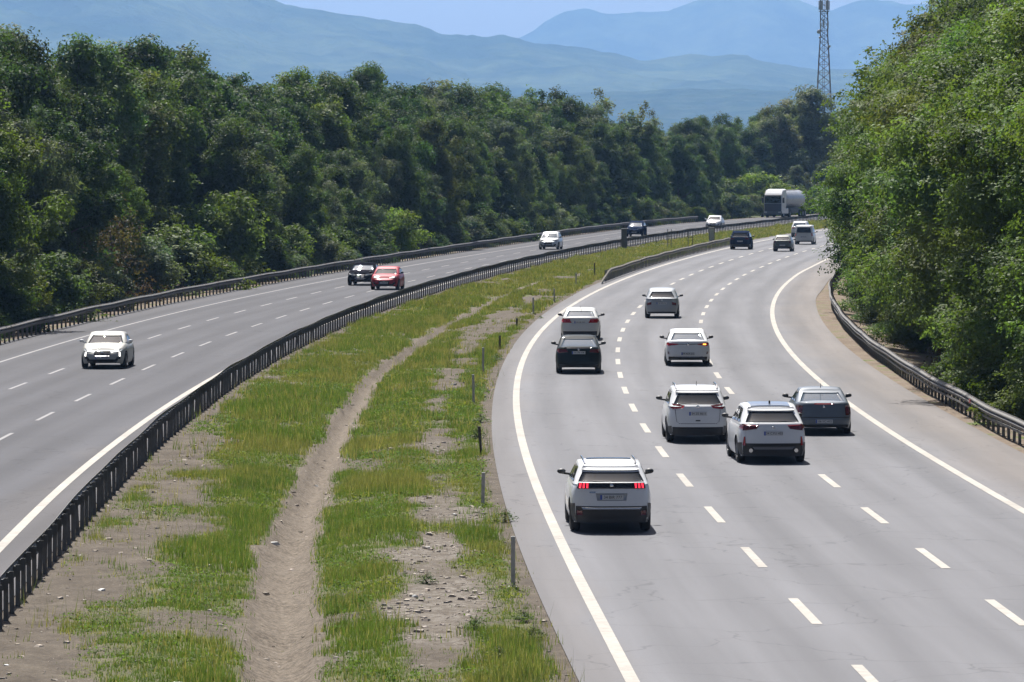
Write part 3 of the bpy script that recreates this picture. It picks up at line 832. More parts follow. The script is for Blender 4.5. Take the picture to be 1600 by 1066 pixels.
for i, (px, py, hh, k, m) in enumerate([(31, 700, 13.2, 'wood0', 'mid'), (26, 708, 12.6, 'wood2', 'dark'), (36, 725, 13.6, 'wood1', 'dark'), (21, 690, 12.4, 'wood3', 'grey'), (50, 760, 15.5, 'wood0', 'olive'), (55, 770, 15.5, 'wood2', 'mid'), (47, 716, 8.5, 'wood1', 'olive'), (52, 728, 10., 'wood3', 'mid'), (42, 708, 7.5, 'wood0', 'grey'), (57, 745, 13., 'wood1', 'mid'), (62, 770, 15., 'wood2', 'mid'), (30, 760, 15.6, 'wood1', 'dark'), (40, 775, 16.2, 'wood0', 'dark'), (22, 740, 13.8, 'wood2', 'mid'), (33, 752, 15.8, 'wood3', 'mid'), (36.5, 758, 16.4, 'wood2', 'olive'), (29, 745, 15.0, 'wood0', 'mid')]):
    tree('broadleaf_tree', k, px, py, hh, m, 'tree closing the view where the motorway bends away', 'trees where the road bends away')

# the near wood on the departing side
GN = 'trees of the near wood beside the departing lanes'
for row in range(3):
    yy = 138. + row * 2.5
    while yy < 400:
        d = 5.3 + row * 5.0 + rng.uniform(-1., 1.)
        x, y = off('RR', yy, d); x, y = float(x), float(y)
        yy += rng.uniform(4.2, 6.6) * (1 if row < 2 else 1.25)
        if not infr(x, y, 5.): continue
        h = rng.uniform(11., 16.) if row == 0 else rng.uniform(16, 19.5) + (2. if 255 < y < 345 else 0)
        if row == 0 and y > 215:
            x, y = off('RR', y, max(d, .42 * h - .4)); x, y = float(x), float(y)
        m = ['near', 'near2', 'near3'][rng.choice(3, p=[.5, .25, .25])]
        lab = {'near': 'lush green', 'near2': 'pale sunlit green', 'near3': 'deep green'}[m] + (' tree at the front of' if row == 0 else ' tall tree inside') + ' the near wood beside the departing lanes'
        tree('broadleaf_tree', 'near%d' % rng.integers(3), x, y, h, m, lab, GN, wide=1.05)
yy = 150.
while yy < 420:
    hb = rng.uniform(2.4, 5.)
    x, y = off('RR', yy, max(2.6, .85 * hb - .4) + rng.uniform(0, 1.)); x, y = float(x), float(y); yy += rng.uniform(4.2, 7.5)
    if not infr(x, y, 2.): continue
    if 185 < y < 212: continue
    m = ['near', 'near2', 'near3'][rng.choice(3)]
    tree('shrub', 'nbush', x, y, hb, m, {'near': 'lush green', 'near2': 'pale green', 'near3': 'deep green'}[m] + ' bush at the foot of the near wood, behind the guardrail', 'bushes at the foot of the near wood', wide=1.1, cat='shrub')
for yf, d_, hh, key, m, lab in ((266, 3.5, 3.8, 'nbush', 'near', 'lush bush pushing out over the guardrail where the verge line disappears'), (290, 6.2, 12.5, 'near0', 'near2', 'pale green tree overhanging the verge at the bend'), (304, 7.2, 15.5, 'near2', 'near3', 'tall deep green tree at the corner of the near wood')):
    x, y = off('RR', yf, d_); tree('shrub' if key == 'nbush' else 'broadleaf_tree', key, x, y, hh, m, lab, cat='shrub' if key == 'nbush' else 'tree')
x, y = off('RR', 150, 2.2); tree('shrub', 'nbush', x, y, 3.0, 'near2', 'yellowish bush overhanging the guardrail at the edge of the picture', wide=1.2, cat='shrub')
x, y = off('RR', 196, 3.5); tree('shrub', 'twiggy', x, y, 4.2, 'brown', 'thin brown twiggy bush in the shade of the near wood', cat='shrub')

# weeds beside the road edge
WG = 'dark weeds beside the median road edge'
for i, (x, y) in enumerate([(-.62, 84.2), (.2, 85.6), (.35, 82.6), (-.2, 79.0), (-.15, 109.), (-.95, 150.), (-1.0, 141.), (-1.3, 170.), (-2.9, 165.), (-1.6, 93.0), (-.6, 195.), (1.4, 245.)]):
    x, y = x * SX, y * SY
    tree('weed', 'weed', x, y, rng.uniform(.16, .3), ['near3', 'mid', 'near'][i % 3], 'low leafy weed growing at the edge of the median soil', WG, z=float(median_z(np.array([x]), np.array([y]))[0]), wide=1.9, cat='weed')

# ------------------------------------------------------------------ lattice mast
def mast(x, y):
    r = empty('lattice_mast', (x, y, -.62)); tag(r, 'tall steel lattice mast rising behind the trees, with antenna drums', 'mast')
    H = 52.
    def hw(z):
        zz = [0, 29, 33.5, 52]; ww = [2.3, 1.02, .74, .68]
        return float(np.interp(z, zz, ww))
    M = pm('mast_steel', (.16, .15, .16), .6, metal=.3, var=.2)
    zs = [0] 
    while zs[-1] < H: zs.append(min(H, zs[-1] + max(1.15, hw(zs[-1]) * 1.5)))
    for sx in (-1, 1):
        for sy in (-1, 1):
            part('leg', tube([(sx * hw(z), sy * hw(z), z) for z in zs], [.085] * len(zs), 6), M, r)
    geos = []
    for a, b in zip(zs, zs[1:]):
        w0, w1 = hw(a), hw(b)
        for q0, q1 in (((-1, -1), (1, -1)), ((1, -1), (1, 1)), ((1, 1), (-1, 1)), ((-1, 1), (-1, -1))):
            geos.append(tube([(q0[0] * w0, q0[1] * w0, a), (q1[0] * w1, q1[1] * w1, b)], [.035] * 2, 4))
            geos.append(tube([(q1[0] * w0, q1[1] * w0, a), (q0[0] * w1, q0[1] * w1, b)], [.035] * 2, 4))
            geos.append(tube([(q0[0] * w1, q0[1] * w1, b), (q1[0] * w1, q1[1] * w1, b)], [.03] * 2, 4))
    part('bracing', join(*geos), M, r)
    part('ladder', join(tube([(-.25, 0, 0), (-.25, 0, H)], [.04] * 2, 5), tube([(.1, 0, 0), (.1, 0, H)], [.04] * 2, 5), *[box((-.07, 0, z), (.35, .04, .04)) for z in np.arange(1, H, .6)]), M, r)
    MD = pm('antenna_grey', (.42, .42, .43), .5)
    for sx, z in ((-.75, 35.4), (.75, 35.6), (-.2, 36.)):
        part('antenna_panel', rbox((sx, -.85, z), (.28, .15, 1.5), .04), MD, r)
    for sx, z, rr in ((-1.1, 34.2, .42), (1.0, 31.2, .3), (-.9, 33.0, .25)):
        part('antenna_drum', ellipsoid((sx, -.8, z), (rr, .22, rr)), MD, r)
        part('antenna_arm', tube([(sx, -.7, z), (sx * .5, -.4, z)], [.05] * 2, 5), M, r)
    for k in range(6):
        a = k * 1.047
        part('antenna_panel', rbox((1.0 * math.cos(a), 1.0 * math.sin(a), 39.6), (.25, .25, 1.9), .05), MD, r)
    part('platform', rbox((0, 0, 38.4), (2.1, 2.1, .12), .04), M, r)
mast(63.6, 980.)

# ------------------------------------------------------------------ hills and mountains
def hills(name, D, depth, prof, rough, mat, seed, ext=.06):
    """a range whose skyline follows prof = [(bearing tangent, height in metres)]; rises over `depth` metres in front and behind"""
    tx = np.array([p[0] for p in prof]); hz = np.array([p[1] for p in prof])
    u = np.linspace(tx[0], tx[-1], 260); v = np.linspace(-1, 1, 61)
    X = u[None, :] * D + 0 * v[:, None]; Yq = D + v[:, None] * depth + 0 * u[None, :]
    ridge = np.interp(u, tx, hz)
    sh = np.clip(1 - np.abs(v), 0, 1) ** .85
    s = rough
    n = fbm(X + seed * 1000, Yq * 1.0, D * .05, 5) - .5
    n2 = np.abs(fbm(X + seed * 777 + Yq * .3, Yq * .5, D * .03, 4) - .5) * 2
    Zq = -.6 + ridge[None, :] * sh[:, None] * (1 - .75 * n2 * np.clip(1 - sh[:, None], 0, 1) ** .7) + n * s * np.clip(np.abs(v)[:, None] * 4, .12, 1) * sh[:, None] + (fbm(X, Yq, D * .006, 3) - .5) * s * .3 * sh[:, None]
    Zq = np.where(np.abs(v)[:, None] > .985, -3, Zq)
    o = link(name, mesh_data(name, np.stack([X, Yq, Zq], -1).reshape(-1, 3), grid_faces(61, 260), mat, True)); o['kind'] = 'structure'
def hill_mat(name, a, b, sc):
    g = NT(name); tc = g.n('TexCoord').outputs['Object']
    n = g.noise(tc, sc, 8, .7); n2 = g.noise(tc, sc * 6, 5, .7)
    c = g.mix(g.mapr(n, .42, .58), a, b); c = g.mix(1., c, g.mapr(n2, .3, .7, .6, 1.35), 'MULTIPLY')
    g.out('Base Color', c); g.b.inputs['Roughness'].default_value = 1; g.b.inputs['Specular IOR Level'].default_value = 0
    bp = g.n('Bump', Strength=1., Distance=12.); g.t.links.new(n2, bp.inputs['Height']); g.out('Normal', bp.outputs[0])
    return g.m
tan_ = lambda px: (px - 800) / 7500.
hgt = lambda py, D: 8.4 + (243 - py) / 7500. * D
def sky_prof(pts, D): return [(tan_(px), hgt(py, D)) for px, py in pts]
M_H1 = hill_mat('wooded_lowland', (.018, .036, .020), (.05, .07, .04), .005)
M_H2 = hill_mat('wooded_ridge', (.018, .034, .014), (.07, .09, .04), .002)
hills('low_hills', 8600., 1100., sky_prof([(-300, 175), (400, 160), (700, 150), (900, 146), (1010, 141), (1100, 139), (1180, 139), (1250, 143), (1400, 150), (1700, 170)], 8600.), 30., M_H1, 1)
hills('near_mountains', 11200., 2600., sky_prof([(-300, -130), (0, -110), (200, -78), (330, -42), (430, 2), (500, 18), (560, 28), (610, 35), (655, 44), (690, 56), (740, 58), (810, 57), (860, 68), (930, 78), (990, 92), (1040, 92), (1090, 86), (1160, 88), (1230, 102), (1300, 112), (1500, 118), (1800, 125)], 11200.), 85., M_H2, 2)
hills('far_mountains', 16900., 1400., sky_prof([(-300, 120), (600, 110), (760, 80), (812, 56), (850, 33), (885, 17), (915, 14), (945, 20), (965, 22), (1000, 16), (1045, 19), (1075, 8), (1110, -6), (1160, -22), (1210, -16), (1250, 2), (1300, 20), (1325, 10), (1365, -2), (1400, 4), (1450, 8), (1700, -20)], 16900.), 110., M_H2, 3)
# ------------------------------------------------------------------ vehicles
def paint(name, col, metal=0., rough=.55, coat=.5, spec=.2):
    return pm(name, col, rough, metal * .5, spec, coat=coat)
P_WHITE = paint('white_paint', (.60, .61, .62))
P_PEARL = paint('pearl_paint', (.50, .50, .48), .1)
P_CHAMP = paint('champagne_paint', (.38, .375, .345), .15, coat=.2)
P_SILVER = paint('silver_paint', (.50, .51, .52), .55)
P_GREY = paint('blue_grey_paint', (.105, .125, .15), .3)
P_GREEN = paint('blackish_green_paint', (.018, .024, .026), 0, coat=.15, spec=.05)
P_NAVY = paint('navy_paint', (.02, .028, .055), 0, coat=0., spec=0.)
P_BLACK = paint('black_paint', (.016, .016, .02), 0, .5, 0., 0.)
P_RED = paint('red_paint', (.30, .010, .022), .1, coat=.25)
P_OLIVE = paint('grey_green_paint', (.11, .115, .10), .4, coat=.3)
P_PALE = paint('pale_grey_paint', (.30, .32, .34), .3)
M_GLASS = pm('car_glass', (.010, .012, .014), .02, 0, .5)
M_GLASSB = pm('sky_painted_glass', (.045, .07, .095), .03, 0, 1.)  # base colour lifted towards blue to paint the sky reflected in the windows
M_PLAST = pm('black_plastic', (.018, .018, .02), .55)
M_GLOSSB = pm('gloss_black', (.01, .01, .012), .12)
M_TYRE = pm('tyre_rubber', (.018, .018, .018), .85)
M_RIM = pm('alloy', (.42, .42, .43), .35, .7)
M_TAIL = pm('red_lens', (.32, .012, .018), .15, 0, .6)
M_TAILG = pm('glowing_red_lens', (.6, .02, .03), .2, emit=(1., .03, .06), es=.9)
M_TAILD = pm('dark_red_lens', (.10, .008, .012), .12, 0, .6)
M_AMBER = pm('amber_lens_lit', (.7, .25, .03), .2, emit=(1., .35, .05), es=2.2)
M_LENS = pm('clear_lens', (.45, .47, .48), .08, .2, .8)
M_DRL = pm('running_light', (.8, .8, .8), .2, emit=(1, .95, .9), es=1.6)
M_CHROME = pm('chrome', (.6, .6, .6), .12, 1.)
M_PLATE = pm('plate_white', (.42, .43, .44), .6)
M_PBLUE = pm('plate_blue', (.02, .06, .3), .4)
M_INK = pm('plate_ink', (.015, .015, .015), .5)

class Shell:
    """a car's lower body and cabin as two parametric skins; y forward, x to the right"""
    def __init__(s, L, W, H, wb, top, gh, w1=.74, clear=.2, wr=.33, rear=None, front=None, nr=6., nf=4.2, bowr=.05, bowf=.16, w0=.93, wf=None):
        s.L, s.W, s.H, s.wb, s.clear, s.wr = L, W, H, wb, clear, wr
        s.hl = L / 2; s.hw = W / 2; s.nr, s.nf, s.bowr, s.bowf = nr, nf, bowr, bowf
        s.ty = np.array([p[0] for p in top]); s.tz = np.array([p[1] for p in top])
        s.rear = rear or [(0, .10), (.12, .03), (.3, 0), (.5, .02), (.7, .05), (.88, .09), (1, .16)]
        s.front = front or [(0, .14), (.15, .04), (.35, 0), (.6, .02), (.8, .08), (.92, .16), (1, .30)]
        s.wf = wf or [(0, .93), (.12, .975), (.3, 1.), (.55, 1.), (.72, .985), (.88, .955), (1, .90)]
        s.gh = gh; s.w1 = w1; s.w0 = w0
        s.ax = (-wb / 2, wb / 2)
        s.sh = (s.ax[0] + s.ax[1]) / 2
    def ztop(s, y):
        k = np.linspace(-.12, .12, 5)
        return float(np.mean(np.interp(y + k, s.ty, s.tz)))
    def zbot(s, side, y):
        z = s.clear
        if abs(y) > s.hl * .8: z += .05 * (abs(y) / s.hl - .8) / .2
        if side in 'LR':
            for a in s.ax:
                d = y - a; ra = s.wr * 1.16
                if abs(d) < ra: z = max(z, s.wr + math.sqrt(ra * ra - d * d) * .97 if True else z)
        return z
    def plan(s, y):
        n = s.nr if y < 0 else s.nf
        return s.hw * max(0., 1 - abs(y / s.hl) ** n) ** (1 / n)
    def body(s, side, a, z=None, v=None):
        """point on the lower body; a in -1..1 along the side, z absolute or v 0..1"""
        ysr = .90 * s.hl; 
        if side in 'LR':
            y = a * ysr; x = s.plan(y) * (1 if side == 'R' else -1)
        else:
            sg = -1 if side == 'B' else 1
            xc = s.plan(sg * ysr); x = a * xc; n = s.nr if sg < 0 else s.nf
            y = sg * s.hl * max(0., 1 - abs(x / s.hw) ** n) ** (1 / n)
        zt = s.ztop(y); zb = s.zbot(side, y)
        if z is None: z = zb + (zt - zb) * v
        q = min(1.1, max(0, (z - s.clear) / (zt - s.clear)))
        e = (abs(y) / s.hl) ** 8
        sg = -1 if y < 0 else 1
        ins = np.interp(q, *zip(*(s.rear if y < 0 else s.front))) + (s.bowr if y < 0 else s.bowf) * (x / s.hw) ** 2
        y2 = y - sg * ins * e
        x2 = x * float(np.interp(q, *zip(*s.wf)))
        return np.array((x2, y2, z))
    def cab(s, side, a, g):
        r0, r1, f0, f1 = s.gh
        gr = g ** .85; gf = g ** 1.05
        yr = r0 + (r1 - r0) * gr; yf = f0 + (f1 - f0) * gf
        yc, hl = (yr + yf) / 2, (yf - yr) / 2
        W0 = s.hw * s.w0; w = W0 + (s.hw * s.w1 - W0) * (g ** 1.25)
        n = 7.; c = .90
        if side in 'LR':
            y = a * c * hl; x = w * (1 - abs(y / hl) ** n) ** (1 / n) * (1 if side == 'R' else -1)
        else:
            sg = -1 if side == 'B' else 1
            x = a * w * (1 - c ** n) ** (1 / n); y = sg * hl * (1 - abs(x / w) ** n) ** (1 / n)
        bow = (.06 if y < 0 else .16) * (1 - .3 * g)
        y2 = yc + y - math.copysign(1, y) * bow * (x / w) ** 2 * (abs(y) / hl) ** 5
        zb = s.ztop(y2) - .05
        zr = s.H - .035 - .03 * (y / hl) ** 2 - .07 * max(0, -y / hl) ** 3 - .05 * max(0, y / hl) ** 3
        return np.array((x, y2, zb + (zr - zb) * g))
    def shell_geo(s):
        ny, nx, nv = 66, 13, 15
        A = np.linspace(-1, 1, ny); B = np.linspace(-1, 1, nx)
        vs = np.linspace(0, 1, nv) ** .9
        def ring(f):
            r = [f('R', a) for a in A] + [f('F', b) for b in B[::-1][1:-1]] + [f('L', a) for a in A[::-1]] + [f('B', b) for b in B[1:-1]]
            return r
        V, F = [], []
        n = 2 * ny + 2 * (nx - 2)
        for v in vs: V += ring(lambda sd, a: s.body(sd, a, v=v))
        for j in range(nv - 1):
            for i in range(n): F.append((j * n + i, j * n + (i + 1) % n, (j + 1) * n + (i + 1) % n, (j + 1) * n + i))
        # top deck between the two sides
        base = (nv - 1) * n
        def rowidx(i): return base + i, base + ny + (nx - 2) + (ny - 1 - i)
        rows = []
        rows.append([base + 2 * ny + (nx - 2) - 1] + [base + 2 * ny + nx - 2 + k for k in range(nx - 2)] + [base])  # rear edge from left to right
        for i in range(ny):
            r, l = rowidx(i); row = [l]
            for b in B[1:-1]:
                p = np.array(V[r]) * (1 + b) / 2 + np.array(V[l]) * (1 - b) / 2
                p[2] += .045 * (1 - b * b) * min(1, (i + .0) / 4, (ny - 1 - i) / 4); row.append(len(V)); V.append(p)
            row.append(r); rows.append(row)
        fr = [base + ny + k for k in range(nx - 2)]
        rows.append([rowidx(ny - 1)[1]] + fr[::-1] + [rowidx(ny - 1)[0]])
        for r0, r1 in zip(rows, rows[1:]):
            for k in range(nx - 1):
                q = [r0[k], r0[k + 1], r1[k + 1], r1[k]]; q2 = []
                for t in q:
                    if t not in q2: q2.append(t)
                if len(q2) > 2: F.append(tuple(q2))
        # cabin
        ny2, nx2, nv2 = 30, 13, 9
        A = np.linspace(-1, 1, ny2); B = np.linspace(-1, 1, nx2); b0 = len(V); n = 2 * ny2 + 2 * (nx2 - 2)
        for g_ in np.linspace(0, 1, nv2):
            V += [s.cab('R', a, g_) for a in A] + [s.cab('F', b, g_) for b in B[::-1][1:-1]] + [s.cab('L', a, g_) for a in A[::-1]] + [s.cab('B', b, g_) for b in B[1:-1]]
        for j in range(nv2 - 1):
            for i in range(n): F.append((b0 + j * n + i, b0 + j * n + (i + 1) % n, b0 + (j + 1) * n + (i + 1) % n, b0 + (j + 1) * n + i))
        base = b0 + (nv2 - 1) * n
        rows = [[base + 2 * ny2 + (nx2 - 2) - 1] + [base + 2 * ny2 + nx2 - 2 + k for k in range(nx2 - 2)] + [base]]
        for i in range(ny2):
            r, l = base + i, base + ny2 + (nx2 - 2) + (ny2 - 1 - i); row = [l]
            for b in B[1:-1]:
                p = np.array(V[r]) * (1 + b) / 2 + np.array(V[l]) * (1 - b) / 2
                p[2] += .035 * (1 - b ** 4) * min(1, .35 + i / 4, .35 + (ny2 - 1 - i) / 4); row.append(len(V)); V.append(p)
            row.append(r); rows.append(row)
        fr = [base + ny2 + k for k in range(nx2 - 2)]
        rows.append([base + ny2 + nx2 - 2] + fr[::-1] + [base + ny2 - 1])
        for r0, r1 in zip(rows, rows[1:]):
            for k in range(nx2 - 1):
                q2 = []
                for t in (r0[k], r0[k + 1], r1[k + 1], r1[k]):
                    if t not in q2: q2.append(t)
                if len(q2) > 2: F.append(tuple(q2))
        return V, F
    def patch(s, skin, side, corners, na=8, nv=4, o=.006):
        """thin panel following a skin; corners (a, z or g): low-start, low-end, high-end, high-start"""
        f = (lambda a, z: s.body(side, a, z=z)) if skin == 'body' else (lambda a, g_: s.cab(side, a, g_))
        c = [np.array(k, dtype=float) for k in corners]
        V, P = [], []
        for j in range(nv + 1):
            for i in range(na + 1):
                t, u = i / na, j / nv
                q = (c[0] * (1 - t) + c[1] * t) * (1 - u) + (c[3] * (1 - t) + c[2] * t) * u
                e = 1e-3
                p = f(q[0], q[1]); da = f(q[0] + e, q[1]) - f(q[0] - e, q[1]); dz = f(q[0], q[1] + e) - f(q[0], q[1] - e)
                nrm = np.cross(da, dz); nrm /= np.linalg.norm(nrm) + 1e-12
                out = p - np.array((0, 0, p[2])); 
                if side == 'B': out = np.array((p[0] * .3, -2, .3))
                elif side == 'F': out = np.array((p[0] * .3, 2, .3))
                else: out = np.array((2 if side == 'R' else -2, 0, .3))
                if nrm @ out < 0: nrm = -nrm
                V.append(p + nrm * o); P.append(p - nrm * .004)
        m = (na + 1) * (nv + 1)
        F = [(j * (na + 1) + i, j * (na + 1) + i + 1, (j + 1) * (na + 1) + i + 1, (j + 1) * (na + 1) + i) for j in range(nv) for i in range(na)]
        # closed edge back to the skin
        rim = [i for i in range(na + 1)] + [j * (na + 1) + na for j in range(1, nv + 1)] + [nv * (na + 1) + i for i in range(na - 1, -1, -1)] + [j * (na + 1) for j in range(nv - 1, 0, -1)]
        V2 = V + [P[i] for i in rim]
        k = len(rim)
        for i in range(k): F.append((rim[i], rim[(i + 1) % k], m + (i + 1) % k, m + i))
        return V2, F
    def roof(s, x0, x1, y0, y1, o=.007, n=10):
        r1, f1 = s.gh[1], s.gh[3]; yc, hl = (r1 + f1) / 2, (f1 - r1) / 2
        V = []
        for top in (o, -.012):
            for y in np.linspace(y0, y1, n):
                q = (y - yc) / hl; w = s.hw * s.w1 * (1 - min(.99, abs(q)) ** 7) ** (1 / 7)
                for x in np.linspace(x0, x1, 7):
                    z = s.H - .035 - .03 * q * q - .07 * max(0, -q) ** 3 - .05 * max(0, q) ** 3 + .035 * (1 - (x / w) ** 4)
                    V.append((x, y, z + top))
        F = grid_faces(n, 7); m = n * 7
        rim = list(range(7)) + [j * 7 + 6 for j in range(1, n)] + [m - 1 - i for i in range(1, 7)] + [j * 7 for j in range(n - 2, 0, -1)]
        F += [(rim[(i + 1) % len(rim)], rim[i], m + rim[i], m + rim[(i + 1) % len(rim)]) for i in range(len(rim))]
        return V, F
    def sym(s, skin, side, corners, **k):
        """the patch and its mirror: two geometries"""
        a = s.patch(skin, side, corners, **k)
        return a, mirror(a)
def mirror(gm):
    return [(-v[0], v[1], v[2]) for v in gm[0]], [tuple(reversed(f)) for f in gm[1]]

def lettering(txt, parent, loc, size, rz=0., mat=None, name='lettering'):
    cu = bpy.data.curves.new(name, 'FONT'); cu.body = txt; cu.size = size; cu.align_x = 'CENTER'; cu.align_y = 'CENTER'; cu.extrude = .001
    cu.materials.append(mat or M_INK)
    tmp = bpy.data.objects.new(name, cu)
    me = bpy.data.meshes.new_from_object(tmp); bpy.data.objects.remove(tmp); bpy.data.curves.remove(cu); me.name = name
    o = bpy.data.objects.new(name, me); COL.objects.link(o); o.parent = parent
    o.location = loc; o.rotation_euler = (math.pi / 2, 0, rz)
    return o

def add_plate(S, root, side, z, txt, w=.52, h=.115, a=0.):
    p = S.body(side, a, z=z); sg = -1 if side == 'B' else 1
    y = p[1] + sg * .008
    pl = part('number_plate', rbox((p[0], y, z), (w, .016, h), .004), M_PLATE, root)
    part('country_band', box((p[0] + sg * (w / 2 - .025), y + sg * .0085, z), (.045, .003, h * .92)), M_PBLUE, pl)
    lettering(txt, pl, (p[0] - sg * .026, y + sg * .0095, z), h * .8, 0 if sg < 0 else math.pi, name='plate_lettering')
    return pl

_wheel = {}
def add_wheels(S, root, yaw_front=0.):
    r = S.wr
    key = round(r, 3)
    if key not in _wheel:
        ty = lathe_x([(-.105, r * .66), (-.115, r * .8), (-.10, r * .95), (-.06, r), (.06, r), (.10, r * .95), (.115, r * .8), (.105, r * .66), (.0, r * .60), (-.105, r * .66)], 28)
        rim = [lathe_x([(.06, r * .66), (.085, r * .67), (.09, r * .62), (.03, r * .57), (.02, r * .12)], 28), lathe_x([(.03, .001), (.085, .03), (.08, r * .17), (.03, r * .2)], 14)]
        for k in range(5):
            a = k * 2 * math.pi / 5
            for d in (-.16, .16):
                c0 = (.075, r * .14 * math.cos(a), r * .14 * math.sin(a)); c1 = (.07, r * .62 * math.cos(a + d), r * .62 * math.sin(a + d))
                rim.append(tube([c0, c1], [.028, .022], 5))
        disc = lathe_x([(.022, .001), (.022, r * .58)], 20)
        _wheel[key] = (mesh_data('wheel', *ty, M_TYRE, True), mesh_data('rim', *join(*rim), M_RIM), mesh_data('brake_disc', *disc, M_PLAST))
    tm, rm, dm = _wheel[key]
    for y in S.ax:
        for sg in (-1, 1):
            w = link('wheel', tm, root, (sg * (S.hw - .135), y, r))
            if sg < 0: w.rotation_euler = (0, 0, math.pi)
            link('rim', rm, w); link('brake_disc', dm, w)

def car(name, label, cat, x, y, L, W, H, wb, top, gh, mat, heading=1, cur='A', yaw=0., anchor='rear', group='cars driving on the motorway', **kw):
    """x, y: the ground under the axle nearest the photographer"""
    S = Shell(L, W, H, wb, top, gh, **kw)
    X, Yq = x * SX, y * SY
    s = float(slope(cur, Yq)); a = -math.atan(s) + yaw
    t = np.array((-math.sin(a), math.cos(a)))
    c = np.array((X, Yq)) + t * wb / 2
    root = empty(name, (float(c[0]), float(c[1]), .004), a if heading > 0 else a + math.pi)
    tag(root, label, cat, group)
    part('body', S.shell_geo(), mat, root, True)
    root['_'] = 0; del root['_']
    part('underbody', join(rbox((0, 0, .40), (W - .42, L - .55, .32), .05), *[rbox((0, ya, .55), (W - .5, S.wr * 2.3, .35), .04) for ya in S.ax]), M_PLAST, root)
    for ya in S.ax: pass
    add_wheels(S, root)
    return S, root

def windows(S, root, glass_r=M_GLASS, glass=M_GLASS, rear=(.10, .86, .90, .84), front=True, sides=((-.86, -.42), (-.38, .08), (.12, .60)), gs=(.14, .84)):
    g0, g1, a0, a1 = rear
    part('rear_window', S.patch('cab', 'B', ((-a0, g0), (a0, g0), (a1, g1), (-a1, g1)), 12, 6), glass_r, root, True)
    part('windscreen', S.patch('cab', 'F', ((-.93, .06), (.93, .06), (.9, .9), (-.9, .9)), 12, 6), glass, root, True)
    for sd in 'LR':
        for i, (a, b) in enumerate(sides):
            b1 = b - (.22 if i == len(sides) - 1 else 0); a1_ = a + (.10 if i == 0 else 0)
            part('side_window', S.patch('cab', sd, ((a, gs[0]), (b + (.18 if i == len(sides) - 1 else 0), gs[0]), (b1 + (.08 if i == len(sides) - 1 else 0), gs[1]), (a1_, gs[1])), 8, 4), glass, root, True)

def mirrors(S, root, mat=M_PLAST, z=None, y=None, out=.16, size=(.10, .075, .062)):
    y = y if y is not None else S.gh[2] - .42
    z = z or S.ztop(y) + .10
    for sg in (-1, 1):
        x = S.hw * .985 + out - .06
        o = part('mirror', ellipsoid((sg * x, y, z), size, 14, 9), mat, root, True)
        part('mirror_arm', tube([(sg * (S.hw * .86), y + .02, z - .07), (sg * x, y, z - .04)], [.03, .025], 6), mat, o)

def rear_lights(S, root, corners, mat, wrap=None):
    """corners on the right half of the tail; wrap = (a_end, z0, z1) along the side"""
    for sd in (1, -1):
        gs = [S.patch('body', 'B', corners, 6, 4, .009)]
        if wrap: gs.append(S.patch('body', 'R', ((-1., wrap[1]), (wrap[0], wrap[3] if len(wrap) > 3 else wrap[1] + .03), (wrap[0], wrap[2] - .01), (-1., wrap[2])), 4, 3, .009))
        gm = join(*gs)
        o = part('tail_light', gm if sd > 0 else mirror(gm), mat, root, True)
    return o

def lower_band(S, root, z0, z1, mat=M_PLAST, side=True, name='rear_bumper_trim', a=1., wrapz=None):
    gs = [S.patch('body', 'B', ((-a, z0), (a, z0), (a * .97, z1), (-a * .97, z1)), 14, 3, .008)]
    if side:
        gs += list(S.sym('body', 'R', ((-1., z0), (-.80, z0 + .05), (-.80, (wrapz or z1) - .03), (-1., wrapz or z1)), na=4, nv=3, o=.008))
    part(name, join(*gs), mat, root, True)

def badge(S, root, side, z, r=.05, a=0., mat=M_CHROME, sq=1.):
    p = S.body(side, a, z=z); sg = -1 if side == 'B' else 1
    part('emblem', ellipsoid((p[0], p[1] + sg * .008, z), (r, .014, r * sq), 12, 6), mat, root, True)

def rear_wiper(S, root, g=.16, a0=0., a1=-.55):
    p = S.cab('B', a0, g); q = S.cab('B', a1, g + .05)
    part('wiper', tube([p + (0, -.03, 0), q + (0, -.035, 0)], [.014, .009], 5), M_PLAST, root)

SUV_TOP = lambda L, zr, zb, zh, zn, fb: [(-L/2, zr), (-L*.3, zb), (fb - .1, zb - .03), (fb + .15, zh), (L/2 - .25, zn), (L/2, zn - .1)]

# 1. the nearest white SUV: a black band between three-clawed lamps
L = 4.45
S, r = car('suv', 'white SUV with three-clawed red tail lights and dark roof panel, closest to the camera', 'car', 2.09, 106.33, L, 1.84, 1.56, 2.67, SUV_TOP(L, 1.13, 1.12, 1.05, .92, 1.0), (-2.10, -1.52, 1.28, .42), P_WHITE, w1=.735, wr=.36, clear=.22)
windows(S, r, rear=(.10, .70, .96, .93))
lower_band(S, r, .23, .60, wrapz=.66)
part('bumper_strip', S.patch('body', 'B', ((-.78, .535), (.78, .535), (.82, .58), (-.82, .58)), 12, 2, .016), M_CHROME, r, True)
part('light_band', join(S.patch('body', 'B', ((-.97, .985), (.97, .985), (.985, 1.11), (-.985, 1.11)), 16, 3, .007)), M_GLOSSB, r, True)
for sg in (1, -1):
    gs = []
    for k in range(3):
        a = .70 + k * .1
        gs.append(S.patch('body', 'B', ((a - .03, 1.0), (a + .02, 1.0), (a + .05, 1.10), (a - .01, 1.10)), 2, 3, .012))
    gm = join(*gs); part('tail_light', gm if sg > 0 else mirror(gm), M_TAILG, r, True)
    gm = S.patch('body', 'B', ((.80, .40), (.95, .40), (.95, .50), (.80, .50)), 3, 2, .012); part('reflector', gm if sg > 0 else mirror(gm), M_TAILD, r, True)
add_plate(S, r, 'B', .80, '34 BIR 777')
